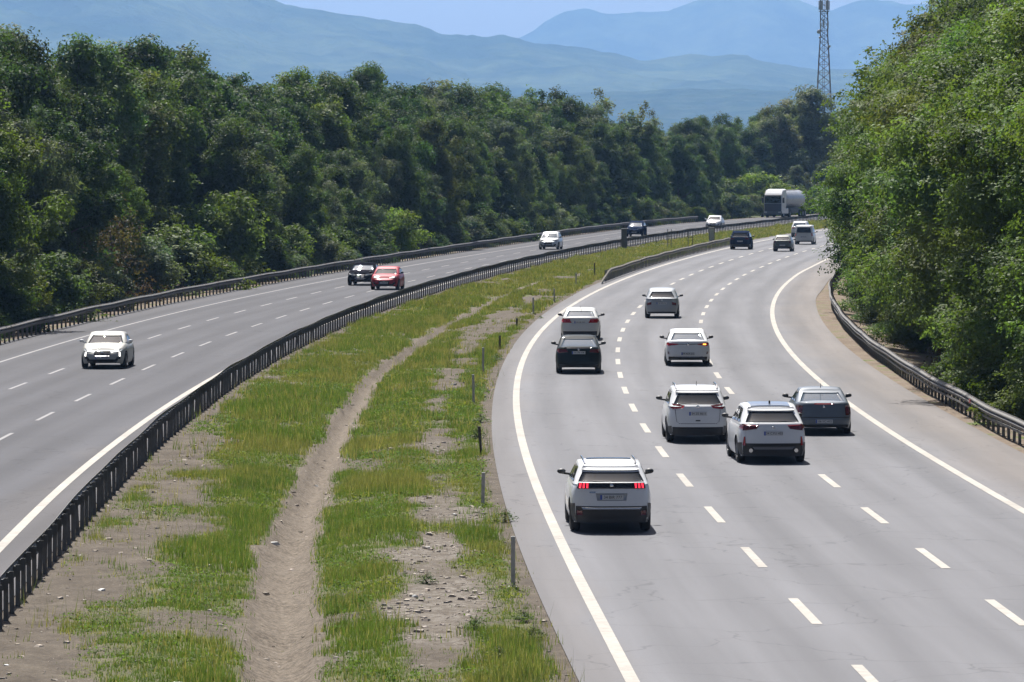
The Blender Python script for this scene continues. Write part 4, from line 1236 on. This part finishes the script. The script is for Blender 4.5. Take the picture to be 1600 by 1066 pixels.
part('plate_recess', S.patch('body', 'B', ((-.40, .725), (.40, .725), (.44, .885), (-.44, .885)), 8, 2, .004), P_PALE, r, True)
mirrors(S, r)
badge(S, r, 'B', 1.05, .045, sq=1.2)
part('badge_lettering', S.patch('body', 'B', ((-.62, .895), (-.45, .895), (-.45, .92), (-.62, .92)), 2, 1, .008), M_CHROME, r)
rear_wiper(S, r)
part('sunroof', S.roof(-.5, .5, -.62, .3, .016), M_GLOSSB, r)
for sg in (-1, 1): part('roof_rail', tube([(sg * .56, -1.3, S.H - .06), (sg * .58, -1.1, S.H + .01), (sg * .58, .3, S.H + .01), (sg * .57, .5, S.H - .06)], [.018] * 4, 6), M_CHROME, r)
part('roof_spoiler', S.patch('cab', 'B', ((-.97, .78), (.97, .78), (.97, 1.), (-.97, 1.)), 12, 3, .03), P_WHITE, r, True)

# 2. the white SUV with rounded lamps
L = 4.64
S, r = car('suv', 'white SUV with rounded pinkish-red tail lights and black lower bumper, beyond the nearest one', 'car', 5.16, 139.5, L, 1.82, 1.62, 2.7, SUV_TOP(L, 1.12, 1.10, 1.06, .94, 1.05), (-2.20, -1.58, 1.35, .5), P_WHITE, w1=.76, wr=.36, clear=.22, nr=5.)
windows(S, r, rear=(.08, .84, .93, .84))
lower_band(S, r, .23, .47, wrapz=.5)
rear_lights(S, r, ((.60, 1.02), (1.0, .98), (1.0, 1.13), (.55, 1.10)), M_TAIL, wrap=(-.86, 1.0, 1.15))
add_plate(S, r, 'B', .86, '34 ZE 8611')
mirrors(S, r); badge(S, r, 'B', 1.06, .05); rear_wiper(S, r)
part('tailgate_seam', join(S.patch('body', 'B', ((-.72, .565), (.72, .565), (.72, .578), (-.72, .578)), 8, 1, .003), *S.sym('body', 'B', ((.80, .62), (.812, .62), (.90, .98), (.888, .98)), na=1, nv=4, o=.003), *S.sym('body', 'B', ((.715, .568), (.72, .578), (.812, .63), (.80, .62)), na=1, nv=2, o=.003)), M_PLAST, r)
part('latch', rbox((0, float(S.body('B', 0, z=.66)[1]) - .005, .66), (.14, .02, .035), .006), M_PLAST, r)
part('roof_spoiler', S.patch('cab', 'B', ((-.95, .86), (.95, .86), (.95, 1.), (-.95, 1.)), 12, 3, .04), P_WHITE, r, True)
for sg in (-1, 1): part('roof_rail', tube([(sg * .60, -1.35, S.H - .06), (sg * .61, -1.15, S.H + .03), (sg * .61, .4, S.H + .03), (sg * .6, .6, S.H - .06)], [.02] * 4, 6), M_CHROME, r)
part('antenna', tube([(0, -1.2, S.H), (0, -1.34, S.H + .16)], [.012, .006], 5), M_PLAST, r)

# 3. the white SUV with slanted lamps and a sky sheen painted on its roof
L = 4.61
S, r = car('suv', 'white SUV with smoky wide tail lights and twin exhausts, beside the grey saloon', 'car', 6.74, 130.15, L, 1.90, 1.60, 2.71, SUV_TOP(L, 1.12, 1.10, 1.04, .92, 1.0), (-2.15, -1.50, 1.3, .42), P_WHITE, yaw=.03, w1=.73, wr=.36, clear=.2)
windows(S, r, rear=(.10, .80, .93, .88))
lower_band(S, r, .21, .56, wrapz=.58)
rear_lights(S, r, ((.56, .95), (1.0, .90), (1.0, 1.06), (.50, 1.04)), M_TAILD, wrap=(-.84, .94, 1.08))
for sg in (1, -1):
    gm = S.patch('body', 'B', ((.50, 1.028), (1., 1.045), (1., 1.062), (.50, 1.042)), 5, 1, .014); part('light_strip', gm if sg > 0 else mirror(gm), M_TAIL, r, True)
    gm = S.patch('body', 'B', ((.90, .50), (.98, .50), (.94, .74), (.91, .74)), 2, 3, .012); part('reflector', gm if sg > 0 else mirror(gm), M_TAIL, r, True)
    part('exhaust_tip', tube([(sg * .62, -2.30, .37), (sg * .62, -2.20, .37)], [.055, .055], 12), M_CHROME, r)
part('diffuser', S.patch('body', 'B', ((-.62, .40), (.62, .40), (.68, .47), (-.68, .47)), 10, 2, .014), pm('grey_plastic', (.14, .14, .15), .5), r, True)
add_plate(S, r, 'B', .83, '34 CYU 455')
mirrors(S, r); badge(S, r, 'B', .985, .055, sq=.5); rear_wiper(S, r, a0=.0, a1=.5)
part('roof_spoiler', S.patch('cab', 'B', ((-.96, .82), (.96, .82), (.96, 1.), (-.96, 1.)), 12, 3, .045), P_WHITE, r, True)
part('roof_sky_sheen', S.roof(-.54, .54, -1.34, .3, .012), pm('painted_sky_sheen', (.13, .17, .24), .3, coat=.6), r)  # added panel, coloured as blue sky mirrored in the white roof
part('antenna_fin', rbox((0, -1.1, S.H + .03), (.05, .16, .08), .02), M_GLOSSB, r)

SED_TOP = lambda L, zd, zb, zh, zn, rb, fb: [(-L/2, zd), (rb - .25, zd), (rb + .1, zb), (fb - .1, zb), (fb + .15, zh), (L/2 - .3, zn), (L/2, zn - .1)]
# 4. grey saloon on the verge side
L = 4.5
S, r = car('saloon_car', 'blue-grey saloon with its plate low in the bumper, on the lane by the verge', 'car', 8.91, 143.35, L, 1.76, 1.38, 2.64, SED_TOP(L, .99, .96, .93, .76, -1.55, .95), (-1.72, -.78, 1.12, .22), P_GREY, w1=.71, wr=.31, clear=.19, nr=5.5)
windows(S, r, glass_r=M_GLASSB, rear=(.08, .90, .92, .90), sides=((-.8, -.18), (-.14, .55)))
rear_lights(S, r, ((.86, .60), (1.0, .60), (1.0, .90), (.86, .88)), M_TAILD, wrap=(-.88, .62, .91))
part('bumper_line', S.patch('body', 'B', ((-1, .53), (1, .53), (1, .55), (-1, .55)), 12, 1, .010), M_PLAST, r, True)
part('trunk_strip', S.patch('body', 'B', ((-.42, .93), (.42, .93), (.40, .955), (-.40, .955)), 8, 1, .010), M_TAIL, r, True)
add_plate(S, r, 'B', .42, '06 YC 415'); mirrors(S, r); badge(S, r, 'B', .86, .04)
part('antenna', tube([(0, -.75, S.H - .02), (0, -.85, S.H + .12)], [.012, .006], 5), M_PLAST, r)
lower_band(S, r, .24, .32, side=False)

# 5. blackish green saloon
L = 4.63
S, r = car('saloon_car', 'blackish green saloon with dull red tail lights, following a white one', 'car', 2.45, 183.5, L, 1.78, 1.44, 2.7, SED_TOP(L, 1.03, .98, .95, .78, -1.65, .95), (-1.95, -.78, 1.15, .3), P_GREEN, w1=.74, wr=.32, clear=.2)
windows(S, r, glass_r=M_GLASSB, rear=(.06, .97, .95, .93), sides=((-.78, -.18), (-.14, .55)))
rear_lights(S, r, ((.52, .84), (1.0, .80), (1.0, .95), (.62, .94)), M_TAILD, wrap=(-.86, .84, .97))
add_plate(S, r, 'B', .82, '41 PB 938'); mirrors(S, r); badge(S, r, 'B', .93, .045)
part('boot_lip', S.patch('body', 'B', ((-.75, .975), (.75, .975), (.74, 1.01), (-.74, 1.01)), 10, 1, .03), M_GLOSSB, r, True)
lower_band(S, r, .26, .36, side=False)

# 6. white saloon in front of it
L = 4.55
S, r = car('saloon_car', 'white saloon with big red tail lights, just ahead of the blackish green one', 'car', 2.97, 216.5, L, 1.80, 1.46, 2.7, SED_TOP(L, 1.06, .99, .95, .78, -1.6, .95), (-1.8, -.88, 1.15, .3), P_PEARL, w1=.72, wr=.32, clear=.2)
windows(S, r, glass_r=M_GLASSB, rear=(.08, .92, .90, .88), sides=((-.78, -.18), (-.14, .55)))
rear_lights(S, r, ((.48, .80), (1.0, .80), (1.0, .98), (.62, .97)), M_TAIL, wrap=(-.86, .83, 1.0))
part('plate_recess', S.patch('body', 'B', ((-.5, .76), (.5, .76), (.5, .90), (-.5, .90)), 8, 2, .005), P_SILVER, r, True)
add_plate(S, r, 'B', .83, '34 HR 205'); mirrors(S, r); lower_band(S, r, .25, .42, side=False)
part('antenna_fin', rbox((0, -.75, S.H + .02), (.04, .14, .06), .015), P_PEARL, r)

# 7. pale hatchback in the middle lane
L = 4.1
S, r = car('hatchback', 'pale grey hatchback with white corner lamps, alone in the middle lane', 'car', 7.38, 245.7, L, 1.78, 1.55, 2.6, SUV_TOP(L, 1.08, 1.04, 1.0, .85, 1.0), (-1.98, -1.35, 1.3, .4), P_PALE, w1=.72, wr=.33, clear=.2, nr=5)
windows(S, r, rear=(.10, .86, .90, .82))
rear_lights(S, r, ((.72, .86), (1.0, .80), (1.0, 1.05), (.66, 1.04)), M_LENS, wrap=(-.86, .9, 1.04))
for sg in (1, -1):
    gm = S.patch('body', 'B', ((.72, .70), (1.0, .66), (1.0, .80), (.72, .84)), 4, 2, .012); part('lower_lamp', gm if sg > 0 else mirror(gm), M_TAILD, r, True)
add_plate(S, r, 'B', .78, '16 ARS 52'); mirrors(S, r); rear_wiper(S, r); badge(S, r, 'B', .96, .045); lower_band(S, r, .26, .34, side=False)

# 8. white saloon with a line between its lamps
L = 4.63
S, r = car('saloon_car', 'white saloon with slim red lamps joined by a dark line, indicator lit', 'car', 6.69, 190.2, L, 1.81, 1.44, 2.71, SED_TOP(L, 1.02, .96, .94, .78, -1.6, .95), (-1.82, -.85, 1.15, .28), P_WHITE, w1=.72, wr=.33, clear=.2)
windows(S, r, glass_r=M_GLASSB, rear=(.10, .90, .92, .88), sides=((-.78, -.18), (-.14, .55)))
part('lamp_line', S.patch('body', 'B', ((-.5, .865), (.5, .865), (.5, .885), (-.5, .885)), 8, 1, .010), M_GLOSSB, r, True)
rear_lights(S, r, ((.50, .86), (1.0, .80), (1.0, .92), (.50, .89)), M_TAIL, wrap=(-.86, .83, .94))
part('indicator', S.patch('body', 'B', ((.78, .85), (.93, .845), (.93, .895), (.78, .89)), 3, 2, .015), M_AMBER, r, True)
add_plate(S, r, 'B', .50, '54 ACR 212'); mirrors(S, r); badge(S, r, 'B', .875, .05, sq=1.2)
lower_band(S, r, .25, .38, side=False)
for sg in (1, -1):
    gm = S.patch('body', 'B', ((.93, .48), (.97, .48), (.99, .58), (.96, .58)), 2, 2, .012); part('reflector', gm if sg > 0 else mirror(gm), M_TAILD, r, True)
part('bumper_strip', S.patch('body', 'B', ((-.72, .37), (.72, .37), (.76, .395), (-.76, .395)), 8, 1, .016), M_CHROME, r, True)

# 9-12. the far group
L = 4.5
S, r = car('suv', 'black SUV on the lane beside the tan guardrail, far ahead', 'car', 19.44, 424.8, L, 1.86, 1.68, 2.7, SUV_TOP(L, 1.12, 1.1, 1.05, .9, 1.0), (-2.1, -1.5, 1.3, .4), P_NAVY, w1=.76, wr=.36, clear=.22)
windows(S, r); mirrors(S, r); add_plate(S, r, 'B', .75, '34 KT 92'); lower_band(S, r, .23, .5)
rear_lights(S, r, ((.62, .92), (1., .9), (1., 1.05), (.62, 1.04)), M_TAILD)
L = 4.1
S, r = car('hatchback', 'old grey-green hatchback in the middle lane, far ahead', 'car', 22.58, 416.3, L, 1.70, 1.45, 2.5, SUV_TOP(L, 1.0, .97, .93, .78, .9), (-1.98, -1.25, 1.2, .3), P_OLIVE, w1=.72, wr=.30, clear=.2)
windows(S, r); mirrors(S, r); add_plate(S, r, 'B', .55, '59 AD 33')
rear_lights(S, r, ((.82, .72), (1., .72), (1., .92), (.82, .92)), M_TAILD); lower_band(S, r, .26, .46)
L = 4.5
S, r = car('van', 'silvery white van with a dark rear window, at the edge of the near wood', 'van', 26.3, 449.2, L, 1.82, 1.84, 2.8, SUV_TOP(L, 1.12, 1.1, 1.05, .9, 1.2), (-2.22, -2.05, 1.6, .75), P_PEARL, w1=.83, wr=.33, clear=.2, nr=7)
windows(S, r, rear=(.05, .82, .92, .86)); mirrors(S, r); add_plate(S, r, 'B', .72, '34 VU 608'); lower_band(S, r, .26, .36)
rear_lights(S, r, ((.90, .80), (1., .80), (1., 1.08), (.92, 1.08)), M_TAIL)
L = 4.4
S, r = car('suv', 'white SUV half hidden in front of the silvery van', 'car', 28.14, 487.9, L, 1.82, 1.66, 2.65, SUV_TOP(L, 1.1, 1.08, 1.04, .9, 1.), (-2.05, -1.5, 1.3, .4), P_WHITE, w1=.75, wr=.35, clear=.22)
windows(S, r, glass_r=M_GLASSB); mirrors(S, r)
rear_lights(S, r, ((.62, .92), (1., .9), (1., 1.05), (.62, 1.04)), M_TAIL); lower_band(S, r, .23, .5)

# ---- oncoming traffic
def face(S, root, zl, mat_l=M_LENS, grille=(.40, .62, .55), mg=M_GLOSSB, txt='', zp=.45, intake=True, drl=None, inner=.48, tilt=.05):
    for sd in (1, -1):
        gm = join(S.patch('body', 'F', ((inner, zl - .055 + tilt * .2), (1., zl - .05 + tilt), (1., zl + .055 + tilt), (inner, zl + .03)), 6, 3, .009),
                  S.patch('body', 'R', ((1., zl - .04 + tilt), (.88, zl + .02 + tilt), (.88, zl + .055 + tilt), (1., zl + .055 + tilt)), 4, 2, .009))
        h = part('head_light', gm if sd > 0 else mirror(gm), mat_l, root, True)
        if drl:
            gm = S.patch('body', 'F', ((inner + .02, zl + .0), (.98, zl + .0 + tilt), (.98, zl + .04 + tilt), (inner + .02, zl + .03)), 6, 1, .014)
            part('running_light', gm if sd > 0 else mirror(gm), drl, h, True)
    z0, z1, a = grille
    part('grille', S.patch('body', 'F', ((-a * .85, z0), (a * .85, z0), (a, z1), (-a, z1)), 10, 3, .008), mg, root, True)
    if intake:
        part('lower_intake', S.patch('body', 'F', ((-.8, .24), (.8, .24), (.88, .38), (-.88, .38)), 10, 2, .008), M_PLAST, root, True)
    badge(S, root, 'F', z1 - .06, .06, mat=M_CHROME)
    if txt: add_plate(S, root, 'F', zp, txt)
    # fog lamp bezels
    for sd in (1, -1):
        gm = S.patch('body', 'F', ((.72, .36), (.98, .40), (.98, .50), (.80, .47)), 3, 2, .008)
        part('fog_light', gm if sd > 0 else mirror(gm), M_GLOSSB, root, True)

def sedan(name, label, x, y, L, W, H, mat, cur='M', zd=1.0, **k):
    return car(name, label, 'car', x, y, L, W, H, 2.68, SED_TOP(L, zd, .96, .95, .78, -1.6, .95), (-1.85, -.72, 1.15, .25), mat, heading=-1, cur=cur, w1=.75, wr=.33, clear=.19, **k)
S, r = sedan('saloon_car', 'silvery white saloon coming towards the camera with a dark grille, closest oncoming car', -15.33, 187.6, 4.5, 1.8, 1.41, P_CHAMP, yaw=.0)
windows(S, r, glass=M_GLASS, sides=((-.78, -.18), (-.14, .55))); face(S, r, .68, txt='34 AKV 52', drl=M_DRL, grille=(.50, .70, .52)); mirrors(S, r, P_WHITE, out=.14)
for sd in (1, -1):
    gm = S.patch('body', 'F', ((.93, .50), (1., .50), (1., .66), (.95, .66)), 2, 3, .012); part('running_light', gm if sd > 0 else mirror(gm), M_DRL, r, True)
L = 4.3
S, r = car('hatchback', 'bright red hatchback coming towards the camera beside the long median guardrail', 'car', -7.55, 297.3, L, 1.82, 1.44, 2.65, SUV_TOP(L, 1.05, 1.0, .97, .80, .95), (-2.0, -1.3, 1.2, .3), P_RED, heading=-1, cur='M', w1=.74, wr=.33, clear=.19)
windows(S, r, glass=M_GLASS); face(S, r, .74, txt='34 DT 80', drl=M_DRL, grille=(.30, .58, .5), mg=M_PLAST); mirrors(S, r, M_GLOSSB)
S, r = sedan('saloon_car', 'black saloon with chrome grille beside the red hatchback', -9.25, 307.6, 4.7, 1.84, 1.45, P_BLACK)
windows(S, r, glass=M_GLASSB, sides=((-.78, -.18), (-.14, .55))); face(S, r, .70, txt='34 FM 14', grille=(.48, .68, .36), mg=M_PLAST); mirrors(S, r, M_GLOSSB)
part('grille_bar', join(S.patch('body', 'F', ((-.5, .465), (.5, .465), (.5, .495), (-.5, .495)), 8, 1, .016), S.patch('body', 'F', ((-.5, .66), (.5, .66), (.5, .685), (-.5, .685)), 8, 1, .016)), M_CHROME, r, True)
L = 4.4
S, r = car('suv', 'silver car coming round the bend with a sunlit bonnet', 'car', 3.16, 424.8, L, 1.82, 1.58, 2.65, SUV_TOP(L, 1.08, 1.05, 1.0, .86, .95), (-2.05, -1.4, 1.25, .35), P_SILVER, heading=-1, cur='MR', w1=.74, wr=.34, clear=.2)
windows(S, r, glass=M_GLASSB); face(S, r, .80, txt='41 TS 6', grille=(.36, .66, .5), mg=M_PLAST); mirrors(S, r, M_GLOSSB)
L = 4.3
S, r = car('suv', 'dark blue car with sun glinting on its windscreen, by the tall roadside cabinet', 'car', 12.1, 491.7, L, 1.84, 1.62, 2.65, SUV_TOP(L, 1.08, 1.05, 1.0, .86, .95), (-2.05, -1.4, 1.25, .15), P_NAVY, heading=-1, cur='MR', w1=.74, wr=.34, clear=.2)
windows(S, r, glass=M_GLASSB); face(S, r, .80, txt='34 UZ 7', grille=(.36, .66, .5), mg=M_PLAST); mirrors(S, r, M_GLOSSB)
S, r = sedan('saloon_car', 'white saloon coming towards the camera, the farthest car before the lorry', 22.12, 547.8, 4.5, 1.82, 1.48, P_WHITE, cur='MR')
windows(S, r, glass=M_GLASS, sides=((-.78, -.18), (-.14, .55))); face(S, r, .70, txt='34 GE 11', grille=(.36, .62, .5), mg=M_PLAST); mirrors(S, r, P_WHITE)

# ---- the tanker lorry
def lorry(x, y):
    X, Yq = x * SX, y * SY
    a = -math.atan(float(slope('MR', Yq))) - .10
    t = np.array((-math.sin(a), math.cos(a)))
    c = np.array((X, Yq)) + t * 6.
    r = empty('tanker_lorry', (float(c[0]), float(c[1]), .004), a + math.pi)
    tag(r, 'white articulated lorry with a silvery cylindrical tank trailer rounding the bend', 'lorry')
    MT = pm('tank_steel', (.40, .41, .42), .38, .5, var=.06, vscale=1)
    W = 2.5
    # cab: y forward, front at y = 7.2
    prof = [(5.0, .55), (7.15, .55), (7.22, 1.2), (7.2, 1.9), (7.02, 2.95), (6.75, 3.25), (6.2, 3.72), (5.0, 3.85)]
    V, F = [], []
    for sx, q in ((-1, 1.), (-.9, 0), (.9, 0), (1, 1.)):
        for py, pz in prof:
            V.append((sx * W / 2, py - (.10 * q if py > 6 else 0), pz - (.06 * q if pz > 3 else 0)))
    n = len(prof)
    for k in range(3):
        for i in range(n):
            F.append((k * n + i, (k + 1) * n + i, (k + 1) * n + (i + 1) % n, k * n + (i + 1) % n))
    F.append(tuple(range(n))); F.append(tuple(reversed(range(3 * n, 4 * n))))
    part('cab', (V, F), P_WHITE, r)
    part('windscreen', ([(-1.16, 7.215, 1.95), (1.16, 7.215, 1.95), (1.12, 7.05, 2.88), (-1.12, 7.05, 2.88), (-1.16, 7.195, 1.95), (1.16, 7.195, 1.95), (1.12, 7.03, 2.88), (-1.12, 7.03, 2.88)], [(0, 1, 2, 3), (7, 6, 5, 4), (0, 4, 5, 1), (1, 5, 6, 2), (2, 6, 7, 3), (3, 7, 4, 0)]), M_GLASS, r)
    part('sun_visor', rbox((0, 7.2, 3.0), (2.3, .3, .10), .03), M_PLAST, r)
    part('grille', rbox((0, 7.21, 1.36), (2.36, .06, 1.1), .02), pm('cab_front_shade', (.05, .06, .085), .5), r)  # grille widened, its dark blue paints the shade on the white cab's lower front
    part('bumper', rbox((0, 7.18, .62), (2.5, .35, .5), .06), P_GREY, r)
    for sg in (-1, 1):
        part('head_light', rbox((sg * .98, 7.34, .72), (.42, .06, .2), .02), M_LENS, r)
        part('side_window', rbox((sg * 1.255, 6.35, 2.35), (.03, .9, .75), .01), M_GLASS, r)
        part('mirror', rbox((sg * 1.45, 7.0, 2.35), (.22, .14, .75), .04), M_PLAST, r)
        part('side_panel', rbox((sg * 1.15, 4.2, .85), (.12, 1.6, .7), .03), P_WHITE, r)
        part('deflector', rbox((sg * 1.15, 4.8, 2.6), (.08, .6, 2.3), .03), P_WHITE, r)
    part('chassis', join(rbox((0, 3.5, .85), (.9, 4.6, .35), .03), rbox((0, -2.2, 1.05), (1.0, 9.8, .35), .03)), M_PLAST, r)
    # tank
    prof = [(-7.2, .02), (-7.15, .6), (-6.95, .95), (-6.6, 1.14), (-6.1, 1.2), (3.3, 1.2), (3.75, 1.12), (4.05, .9), (4.22, .55), (4.27, .02)]
    V, F = [], []; m = 28
    for i, (py, rr) in enumerate(prof):
        for k in range(m):
            b = 2 * math.pi * k / m; V.append((rr * math.cos(b), py, 2.45 + rr * math.sin(b)))
        if i: F += [((i - 1) * m + k, (i - 1) * m + (k + 1) % m, i * m + (k + 1) % m, i * m + k) for k in range(m)]
    part('tank', (V, F), MT, r, True)
    for py in (-5.4, -2.5, .4, 3.1):
        V, F = [], []
        for dy in (-.05, .05):
            for rr in (1.19, 1.207):
                for k in range(m): b = 2 * math.pi * k / m; V.append((rr * math.cos(b), py + dy, 2.45 + rr * math.sin(b)))
        for k in range(m):
            q = (k + 1) % m
            F += [(m + k, 3 * m + k, 3 * m + q, m + q), (k, m + k, m + q, q), (2 * m + k, 2 * m + q, 3 * m + q, 3 * m + k)]
        part('tank_band', (V, F), MT, r)
    part('catwalk', rbox((0, -1.4, 3.68), (.6, 8.5, .06), .01), M_RAIL, r)
    for sg in (-1, 1): part('side_guard', rbox((sg * 1.2, 0, .85), (.06, 4.2, .5), .02), M_PLAST, r)
    ty = lathe_x([(-.16, .3), (-.17, .42), (-.13, .5), (.13, .5), (.17, .42), (.16, .3), (.05, .25)], 22); rm = lathe_x([(.16, .3), (.10, .27), (.05, .12), (.14, .10), (.14, .001)], 16)
    tm, rmm = mesh_data('wheel', *ty, M_TYRE, True), mesh_data('rim', *rm, M_RIM)
    for yy in (6.0, 2.4, -3.4, -4.7, -6.0):
        for sg in (-1, 1):
            w = link('wheel', tm, r, (sg * 1.07, yy, .5)); link('rim', rmm, w)
            if sg < 0: w.rotation_euler = (0, 0, math.pi)
    part('mudguard', join(*[rbox((sg * 1.07, yy, 1.09), (.4, 1.2, .06), .02) for sg in (-1, 1) for yy in (2.4,)]), M_PLAST, r)
lorry(33.92, 643.9)

# ------------------------------------------------------------------ air, camera, light
def haze():
    g = NT('haze_air')
    nt = g.t; nt.nodes.remove(g.b)
    v = nt.nodes.new('ShaderNodeVolumePrincipled')
    v.inputs['Color'].default_value = (*HAZE_COL, 1)
    v.inputs['Density'].default_value = HAZE_D
    v.inputs['Density Attribute'].default_value = ''
    v.inputs['Anisotropy'].default_value = HAZE_G
    nt.links.new(v.outputs[0], nt.nodes['Material Output'].inputs['Volume'])
    o = link('haze', mesh_data('haze', *box((0, (GY0 + GY1) / 2, (HAZE_TOP - 4.2) / 2), (2 * GX + 40, GY1 - GY0 + 40, HAZE_TOP + 4.2)), g.m))
    tag(o, 'pale blue summer haze that fades the distant mountains', 'haze', kind='stuff')
    return o
if HAZE_D > 0: haze()

cam = bpy.data.cameras.new('camera'); co = bpy.data.objects.new('camera', cam); COL.objects.link(co)
co.location = (0, 0, 8.4); co.rotation_euler = (math.pi / 2 - math.atan2(290, 7500), 0, 0)
cam.sensor_width = 36.; cam.sensor_fit = 'HORIZONTAL'; cam.lens = 36. * 7500 / 1600
cam.clip_start = 1.; cam.clip_end = 30000.
scene.camera = co

sun = bpy.data.lights.new('sun', 'SUN'); so = bpy.data.objects.new('sun', sun); COL.objects.link(so)
sun.energy = SUN; sun.angle = R(.53); sun.color = (1., .965, .92)
ELEV, AZ = R(SUN_EL), R(SUN_AZ)       # azimuth from straight ahead, positive to the right
d = Vector((math.sin(AZ) * math.cos(ELEV), math.cos(AZ) * math.cos(ELEV), math.sin(ELEV)))
so.rotation_euler = d.to_track_quat('Z', 'Y').to_euler()
w = bpy.data.worlds.new('World'); scene.world = w; w.use_nodes = True
nt = w.node_tree; bg = nt.nodes['Background']
sk = nt.nodes.new('ShaderNodeTexSky'); sk.sky_type = 'NISHITA'; sk.sun_disc = False
sk.sun_elevation = ELEV; sk.sun_rotation = AZ; sk.altitude = 50; sk.air_density = .4; sk.dust_density = 3.; sk.ozone_density = .5
nt.links.new(sk.outputs[0], bg.inputs['Color']); bg.inputs['Strength'].default_value = SKY

scene.view_settings.view_transform = 'Standard'; scene.view_settings.look = 'None'
scene.view_settings.exposure = EXPO; scene.view_settings.gamma = 1.
c = scene.cycles
c.use_denoising = True; c.denoiser = 'OPENIMAGEDENOISE'
c.max_bounces = 6; c.diffuse_bounces = 3; c.glossy_bounces = 3; c.transmission_bounces = 4; c.volume_bounces = VBOUNCE; c.transparent_max_bounces = 8
c.sample_clamp_indirect = 6.; c.caustics_reflective = False; c.caustics_refractive = False
scene.render.film_transparent = False
